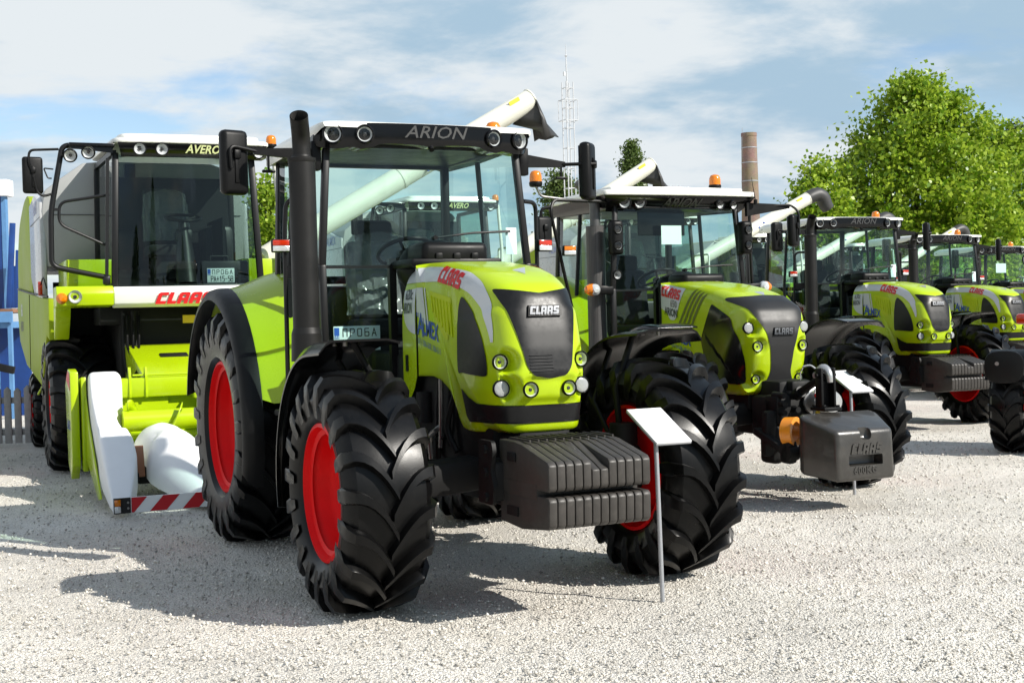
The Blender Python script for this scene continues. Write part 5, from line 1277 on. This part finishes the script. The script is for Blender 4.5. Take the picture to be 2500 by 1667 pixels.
def background():
    tree_belt(); pebbles()
    M['brick'] = brickmat(); M['skyblue'] = mat('light_blue_paint', (.10,.24,.46), .5, var=.1); M['deepblue'] = mat('deep_blue_paint', (.008,.045,.20), .5, var=.2, vscale=3); M['wood'] = mat('brown_planks', (.26,.13,.07), .7, var=.3, vscale=8); M['fence'] = mat('weathered_fence', (.27,.26,.25), .8, var=.2, vscale=9, bump=.2, bscale=40)
    M['mast'] = mat('white_mast_paint', (.50,.51,.52), .5)
    t = thing('brick_chimney', 'tall round brick chimney with pale bands rising behind the tractors', 'chimney', (27.75,150,0))
    b = MB(); b.lathe([(1.45,0),(.98,14),(.86,21.6),(.90,21.62),(.90,22.0),(.7,22.0),(.68,20)], 40); b.build('shaft', 'brick', t)
    for z in (20.3,16.5,13.8,10.5,18.6):
        r = np.interp(z, (0,14,21.6), (1.45,.98,.86)); b = MB(); b.lathe([(r-.01,z-.05),(r+.035,z-.05),(r+.035,z+.05),(r-.01,z+.05)], 40); b.build('band', 'post', t)
    b = MB(); b.tube([(-.95,-.3,2),(-.80,-.28,22.6)], .03, 6); b.build('lightning_rod', 'post', t)
    t = thing('lattice_mast', 'thin white lattice mast with a ladder and cage behind the front tractor', 'mast', (3.80,80,0), radians(28))
    b = MB(); w = .25
    for sx in (-1,1):
        for sy in (-1,1): b.cyl((sx*w,sy*w,0),(sx*w,sy*w,15.9),.036,seg=8)
    for k in range(13):
        z = .9+1.22*k
        for p0, p1 in (((-w,-w),(w,-w)),((w,-w),(w,w)),((w,w),(-w,w)),((-w,w),(-w,-w))): b.cyl((*p0,z),(*p1,z),.022,seg=6)
    b.build('lattice_frame', 'mast', t)
    b = MB(); c = .43
    for z in (13.55,14.8):
        for p0, p1 in (((-c,-c),(c,-c)),((c,-c),(c,c)),((c,c),(-c,c)),((-c,c),(-c,-c))): b.cyl((*p0,z),(*p1,z),.024,seg=6)
    for sx in (-1,1):
        for sy in (-1,1): b.cyl((sx*c,sy*c,13.55),(sx*c,sy*c,14.8),.022,seg=6)
    b.build('cage', 'mast', t)
    b = MB(); b.tube([(0,0,15.0),(-.05,0,16.9),(-.06,0,18.2)], [.05,.04,.012], 8); b.lathe([(0,-.1),(.1,0),(0,.1)], 12, Matrix.Translation((-.055,0,17.5))); b.box((-.2,0,16.4),(.12,.1,.25)); b.build('antenna', 'mast', t)
    # blue stand
    t = thing('market_stand', 'blue wooden stand with a brown plank deck at the left edge', 'stand', (-9.72,25.5,0))
    b = MB(); b.box((-.55,0,2.05),(1.7,1.6,.07)); b.build('deck', 'wood', t); b = MB(); b.box((-.55,-.82,1.93),(1.7,.05,.20)); b.box((-.55,0,1.78),(1.6,1.5,.12)); b.build('fascia', 'skyblue', t)
    for x in (.22,-.05,-.5,-1.2): b = MB(); b.box((x,-.74,.9),(.07,.08,1.8)); b.build('post', 'skyblue', t)
    b = MB(); b.box((-.5,.2,.9),(1.5,.06,1.8)); b.build('back_board', 'deepblue', t)
    b = MB(); b.box((-.12,-.1,3.2),(.10,.3,2.3)); b.build('panel', 'deepblue', t)
    for x, m in ((-.02,'skyblue'),(-.24,'skyblue'),(-.36,'deepblue'),(-.7,'deepblue')): b = MB(); b.box((x,-.2,3.2),(.085,.12,2.25)); b.build('slat', m, t)
    b = MB(); b.box((-.35,-.18,4.42),(.9,.34,.32), bev=.02); b.build('cap_board', 'plasticwhite', t)
    for (x0, z0), (x1, z1) in (((.14,2.1),(.24,3.72)),((.22,2.1),(.24,2.9)),((.30,2.1),(.34,3.2))): b = MB(); b.bar((x0,-.55,z0),(x1,-.5,z1),.10,.06,.005,up=(0,1,0)); b.build('leaning_plank', 'deepblue', t)
    b = MB(); b.bar((-.4,-.9,1.1),(.35,-.95,.92),.08,.14,.01); b.build('drawbar', 'dark', t)
    # picket fence
    t = thing('picket_fence', 'weathered grey picket fence behind the combine rear wheel', 'fence', (-7.35,18.9,0))
    for z in (.20,.66): b = MB(); b.box((-.9,.03,z),(2.6,.03,.09), bev=.004); b.build('rail', 'fence', t)
    for k in range(18):
        x = -2.15+.145*k; hh = .86+.02*sin(k*2.3); b = MB(); b.prism([(x-.05,.04),(x+.05,.04),(x+.05,hh-.05),(x,hh),(x-.05,hh-.05)], 'y', -.012, .012, .004); b.build('picket', 'fence', t)
    # white notice boards
    for (x, y), lab in (((.835,7.56),'white notice board on a thin post right of the weight blocks'),((3.04,11.7),'white notice board standing behind the 600KG block weight'),((7.0,18.6),'white notice board near the right edge behind the black mudguard')):
        t = thing('notice_board', lab, 'sign', (x,y,0), yawrot(24.5), 'notice boards in front of the tractors')
        b = MB(); b.tube([(.0,0,0),(.0,-.01,.5),(.0,-.02,.925)], .0135, 10); b.build('post', 'post', t)
        Rm = Matrix.Rotation(radians(27), 4, 'Y'); q = MB(); q.box((0,0,0),(.385,.238,.012), bev=.003); bd = q.build('board', 'post', t); bd.matrix_local = Matrix.Translation((-.11,.065,1.003)) @ Rm
        q = MB(); q.box((0,0,.009),(.357,.210,.006), bev=.002); q.build('sheet', 'paper', bd)
        q = MB()
        for s in (-1,1): q.box((0,s*.112,.010),(.38,.012,.012), bev=.003); q.box((s*.186,0,.010),(.012,.236,.012), bev=.003)
        q.build('border', 'plasticwhite', bd)
    # machine cut by the right edge
    t = thing('tractor', 'dark tractor cut off by the right edge, only its wheel, mudguard and lamps showing', 'tractor', (6.02,14.6,0), yawrot(-30))
    make_wheel(t, 'front_wheel', (0,-.42,.52), .53, .36, .29, -1, 16, .1)
    make_wheel(t, 'front_wheel', (0,1.0,.52), .53, .36, .29, 1, 16, .1)
    b = MB(); pl = round_poly([(-.62,.80),(-.62,1.16),(-.20,1.16),(-.20,.80)], .16)
    b.prism(pl, 'x', .50, .56, .015); G = [[Vector((.03+.58*cos(a)-.03, y, .60+.56*sin(a))) for y in (-.62,-.2)] for a in [radians(v) for v in range(25,160,9)]]; b.grid(G); b.build('front_mudguard', 'black', t)
    b = MB(); b.cyl((.56,-.48,1.02),(.565,-.48,1.02),.022,seg=16); b.build('bolt', 'steel', t)
    b = MB(); b.box((.1,-.17,1.35),(.10,.07,1.3), bev=.01); b.box((.1,-.16,1.9),(.06,.10,.5), bev=.01); b.build('pillar', 'frame', t)
    b = MB(); b.box((.18,-.22,1.50),(.10,.22,.12), bev=.03); b.build('marker_lamp', 'redlens', t); round_lamp(t, 'work_lamp', (.18,-.19,2.16), (1,-.2,0), .06)
    b = MB(); b.box((-.3,.45,1.15),(1.4,.62,.7), bev=.08); b.box((0,.3,.55),(.3,1.3,.22), bev=.03); b.build('bonnet', 'dark', t)
# ------------------------------------------------------------------ camera, sky, sun
def setting():
    cam = bpy.data.cameras.new('Camera'); co = link('Camera', cam); cam.sensor_width = 36; cam.lens = 3000/2352*36; cam.clip_end = 2000; cam.clip_start = .1
    co.matrix_world = Matrix.Translation((0,0,1.672)) @ Matrix.Rotation(radians(90-1.064), 4, 'X') @ Matrix.Rotation(radians(-1.5217), 4, 'Z')
    scene.camera = co
    sv = Vector((1.2,-.65,1.0)).normalized()
    w = bpy.data.worlds.new('World'); scene.world = w; w.use_nodes = True; nt = w.node_tree; nt.nodes.clear(); L = nt.links.new
    out = N(nt, 'ShaderNodeOutputWorld')
    sky = N(nt, 'ShaderNodeTexSky', sky_type='NISHITA'); sky.sun_disc = False; sky.sun_elevation = math.asin(sv.z); sky.sun_rotation = atan2(sv.x, sv.y); sky.air_density = 1.; sky.dust_density = .6; sky.ozone_density = 2.
    b1 = N(nt, 'ShaderNodeBackground'); b1.inputs[1].default_value = .115; L(sky.outputs[0], b1.inputs[0])
    tc = N(nt, 'ShaderNodeTexCoord'); sep = N(nt, 'ShaderNodeSeparateXYZ'); L(tc.outputs['Generated'], sep.inputs[0])
    zz = N(nt, 'ShaderNodeMath', operation='ADD'); zz.inputs[1].default_value = .30; ab = N(nt, 'ShaderNodeMath', operation='ABSOLUTE'); L(sep.outputs[2], ab.inputs[0]); L(ab.outputs[0], zz.inputs[0])
    dx = N(nt, 'ShaderNodeMath', operation='DIVIDE'); dy = N(nt, 'ShaderNodeMath', operation='DIVIDE')
    L(sep.outputs[0], dx.inputs[0]); L(zz.outputs[0], dx.inputs[1]); L(sep.outputs[1], dy.inputs[0]); L(zz.outputs[0], dy.inputs[1])
    cb = N(nt, 'ShaderNodeCombineXYZ'); L(dx.outputs[0], cb.inputs[0]); L(dy.outputs[0], cb.inputs[1])
    mp = N(nt, 'ShaderNodeMapping'); mp.inputs['Location'].default_value = (SKY_OFF[0], SKY_OFF[1], 0); mp.inputs['Rotation'].default_value = (0,0,radians(-24)); mp.inputs['Scale'].default_value = (.75,1.,1.); L(cb.outputs[0], mp.inputs[0])
    n1 = N(nt, 'ShaderNodeTexNoise'); setin(n1, Scale=2.6, Detail=9., Roughness=.56, Distortion=.2); L(mp.outputs[0], n1.inputs['Vector'])
    n2 = N(nt, 'ShaderNodeTexNoise'); setin(n2, Scale=3.4, Detail=9., Roughness=.58, Distortion=.15); m2 = N(nt, 'ShaderNodeMapping'); m2.inputs['Location'].default_value = (7.3,2.1,3.); L(mp.outputs[0], m2.inputs[0]); L(m2.outputs[0], n2.inputs['Vector'])
    cov = N(nt, 'ShaderNodeMapRange', interpolation_type='SMOOTHSTEP'); setin(cov, From_Min=.33, From_Max=.47, To_Min=.0, To_Max=1.); L(n1.outputs['Fac'], cov.inputs['Value'])
    # denser, greyer bellies away to the right
    shd = N(nt, 'ShaderNodeMapRange', interpolation_type='SMOOTHSTEP'); setin(shd, From_Min=.40, From_Max=.62, To_Min=0., To_Max=1.)
    ax = N(nt, 'ShaderNodeMath', operation='MULTIPLY_ADD'); L(sep.outputs[0], ax.inputs[0]); ax.inputs[1].default_value = .22; L(n2.outputs['Fac'], ax.inputs[2]); L(ax.outputs[0], shd.inputs['Value'])
    # the cloud deck thins out overhead into clear blue
    up = N(nt, 'ShaderNodeMapRange', interpolation_type='SMOOTHSTEP'); setin(up, From_Min=.30, From_Max=.62, To_Min=1., To_Max=.55); L(sep.outputs[2], up.inputs['Value'])
    cm = N(nt, 'ShaderNodeMath', operation='MULTIPLY'); L(cov.outputs[0], cm.inputs[0]); L(up.outputs[0], cm.inputs[1]); cov = cm
    cr = N(nt, 'ShaderNodeMix', data_type='RGBA'); cr.inputs[6].default_value = (.585,.625,.65,1); cr.inputs[7].default_value = (.30,.42,.525,1); L(shd.outputs[0], cr.inputs[0])
    b2 = N(nt, 'ShaderNodeBackground'); b2.inputs[1].default_value = 1.; L(cr.outputs[2], b2.inputs[0])
    mx = N(nt, 'ShaderNodeMixShader'); L(cov.outputs[0], mx.inputs[0]); L(b1.outputs[0], mx.inputs[1]); L(b2.outputs[0], mx.inputs[2]); L(mx.outputs[0], out.inputs[0])
    sl = bpy.data.lights.new('Sun', 'SUN'); so = link('Sun', sl); sl.energy = 5.0; sl.angle = radians(.5); sl.color = (1.,.955,.88)
    so.rotation_euler = sv.to_track_quat('Z', 'Y').to_euler(); so.location = (20,-10,20)
    vs = scene.view_settings; vs.view_transform = 'Standard'; vs.look = 'None'; vs.exposure = .45; vs.gamma = 1.
    scene.cycles.max_bounces = 8; scene.cycles.transparent_max_bounces = 16; scene.cycles.sample_clamp_indirect = 6.; scene.cycles.caustics_reflective = False; scene.cycles.caustics_refractive = False
    scene.render.film_transparent = False
SKY_OFF = (14.8,21.2)
def ground():
    m, nt, p = nmat('pale_gravel'); L = nt.links.new
    tc = N(nt, 'ShaderNodeTexCoord')
    v = N(nt, 'ShaderNodeTexVoronoi'); setin(v, Scale=118.); L(tc.outputs['Object'], v.inputs['Vector'])
    v2 = N(nt, 'ShaderNodeTexVoronoi'); setin(v2, Scale=58.); L(tc.outputs['Object'], v2.inputs['Vector'])
    ramp = N(nt, 'ShaderNodeValToRGB'); sp = N(nt, 'ShaderNodeSeparateColor'); L(v.outputs['Color'], sp.inputs[0]); L(sp.outputs[0], ramp.inputs[0])
    e = ramp.color_ramp.elements; e[0].color = (.42,.39,.345,1); e[1].color = (.88,.84,.765,1); e.new(.5).color = (.71,.67,.60,1); e.new(.12).color = (.60,.565,.505,1); e.new(.85).color = (.79,.745,.67,1)
    nz = N(nt, 'ShaderNodeTexNoise'); setin(nz, Scale=.55, Detail=8., Roughness=.62); L(tc.outputs['Object'], nz.inputs['Vector'])
    r = N(nt, 'ShaderNodeMapRange'); setin(r, From_Min=.32, From_Max=.68, To_Min=.78, To_Max=1.12); L(nz.outputs['Fac'], r.inputs['Value'])
    mx = N(nt, 'ShaderNodeMix', data_type='RGBA', blend_type='MULTIPLY'); mx.inputs[0].default_value = 1; L(ramp.outputs[0], mx.inputs[6]); L(r.outputs[0], mx.inputs[7])
    # sandy fines between the stones in places
    n3 = N(nt, 'ShaderNodeTexNoise'); setin(n3, Scale=2.3, Detail=5.); L(tc.outputs['Object'], n3.inputs['Vector'])
    r3 = N(nt, 'ShaderNodeMapRange'); setin(r3, From_Min=.56, From_Max=.74, To_Min=0., To_Max=.5); L(n3.outputs['Fac'], r3.inputs['Value'])
    m3 = N(nt, 'ShaderNodeMix', data_type='RGBA'); m3.inputs[7].default_value = (.58,.53,.44,1); L(r3.outputs[0], m3.inputs[0]); L(mx.outputs[2], m3.inputs[6])
    L(m3.outputs[2], p.inputs['Base Color']); setin(p, Roughness=.9); p.inputs['Specular IOR Level'].default_value = .2
    h1 = N(nt, 'ShaderNodeMath', operation='MULTIPLY'); h1.inputs[1].default_value = .55; L(v.outputs['Distance'], h1.inputs[0])
    h2 = N(nt, 'ShaderNodeMath', operation='MULTIPLY_ADD'); h2.inputs[1].default_value = .9; L(v2.outputs['Distance'], h2.inputs[0]); L(h1.outputs[0], h2.inputs[2])
    n4 = N(nt, 'ShaderNodeTexNoise'); setin(n4, Scale=11., Detail=4.); L(tc.outputs['Object'], n4.inputs['Vector'])
    h3 = N(nt, 'ShaderNodeMath', operation='MULTIPLY_ADD'); h3.inputs[1].default_value = -1.2; L(n4.outputs['Fac'], h3.inputs[0]); L(h2.outputs[0], h3.inputs[2])
    b = N(nt, 'ShaderNodeBump', invert=True); setin(b, Strength=1., Distance=.014); L(h3.outputs[0], b.inputs['Height']); L(b.outputs[0], p.inputs['Normal'])
    M['gravel'] = m
    # one sheet: fine and gently uneven near the camera, coarse to the horizon
    xs = list(np.linspace(-9,9,181)); ys = list(np.linspace(1.5,21,196))
    def ext(a, lo, hi):
        return [lo-900,lo-300,lo-90,lo-30,lo-8]+a+[hi+8,hi+30,hi+90,hi+300,hi+900]
    X = ext(xs, xs[0], xs[-1]); Y = ext(ys, ys[0], ys[-1]); G = []
    from mathutils import noise
    for x in X:
        row = []
        for y in Y:
            z = 0.
            if -9 <= x <= 9 and 1.5 <= y <= 21: z = .012*noise.noise(Vector((x*1.3,y*1.3,0)))+.010*noise.noise(Vector((x*4.1,y*4.1,3)))+.006*noise.noise(Vector((x*9,y*9,7)))-.006
            row.append(Vector((x,y,z)))
        G.append(row)
    b = MB(); b.grid(G); o = b.build('gravel_ground', 'gravel', ang=180); struct(o)
    return o
# ------------------------------------------------------------------ assemble
GT = 'lime green tractors parked in a row'
setting(); ground(); background(); trees()
A, hood = make_tractor_a(); finish_a(A)
def place(o, x, y, yaw): o.location = (x, y, 0); o.rotation_euler = (0,0,yawrot(yaw)); return o
place(A, -.029, 7.997, 24.86)
A['label'] = 'frontmost lime green tractor, tall black exhaust beside the windscreen'
for (x, y, yw), lab in zip(((5.667,18.391,20.92),(8.87,23.91,22.03),(12.1,29.6,22)), ('lime green tractor with slab weights, next to the right of the block weight tractor','lime green tractor half hidden behind the third one in the row','farthest lime green tractor, cut by the right edge, paper on its windscreen')):
    c = place(copy_tree(A), x, y, yw); c['label'] = lab
    for ch in c.children:
        if ch.data and ch.data.name in SWAP: ch.data = SWAP[ch.data.name]
b = MB(); b.box((-1.31,-.05,2.52),(.004,.30,.22)); b.build('paper_notice', 'paper', c)
B = place(make_tractor_b(), 2.3, 12.0, 24)
B['label'] = 'lime green tractor carrying a single block weight marked 600KG'
# the film over the driver's seat is only seen in the front tractor
wrap_cover(A, (-2.30,-.02,2.02))
def from_local(o, v): return Matrix.Translation(o.location) @ Matrix.Rotation(o.rotation_euler.z, 4, 'Z') @ Vector(v)
def axes(yaw): y = radians(yaw); return Vector((cos(y), sin(y), 0))
number_plate('number_plate', from_local(A, (-1.345,-.52,1.555)), axes(24.86), (0,0,1), .335, .17, 'РА+15-58', 'pale number plate propped behind the lower window of the front tractor')
C1 = place(make_combine(), -4.154, 15.988, 24)
number_plate('number_plate', from_local(C1, (1.10,.39,2.245)), axes(24), (0,0,1), .315, .165, 'РА+15-58', 'pale number plate propped inside the windscreen of the combine')
labs = ('combine harvester left of the front tractor, maize header with white snouts','combine harvester seen through the windscreen of the front tractor','combine harvester behind the block weight tractor, unloading tube with black elbow spout','combine harvester behind the third tractor, pale unloading tube over its roof','farthest combine harvester, black spout peeking over the fourth tractor')
combs = [C1]+[copy_tree(C1) for k in range(4)]
for c, (x, y), e, lab in zip(combs, ((-4.154,15.988),(-1.6,24.2),(2.78,29.4),(6.9,38.),(11.6,45.)), (0,0,1,1,1), labs):
    place(c, x, y, 24); c['label'] = lab; add_auger(c, e)
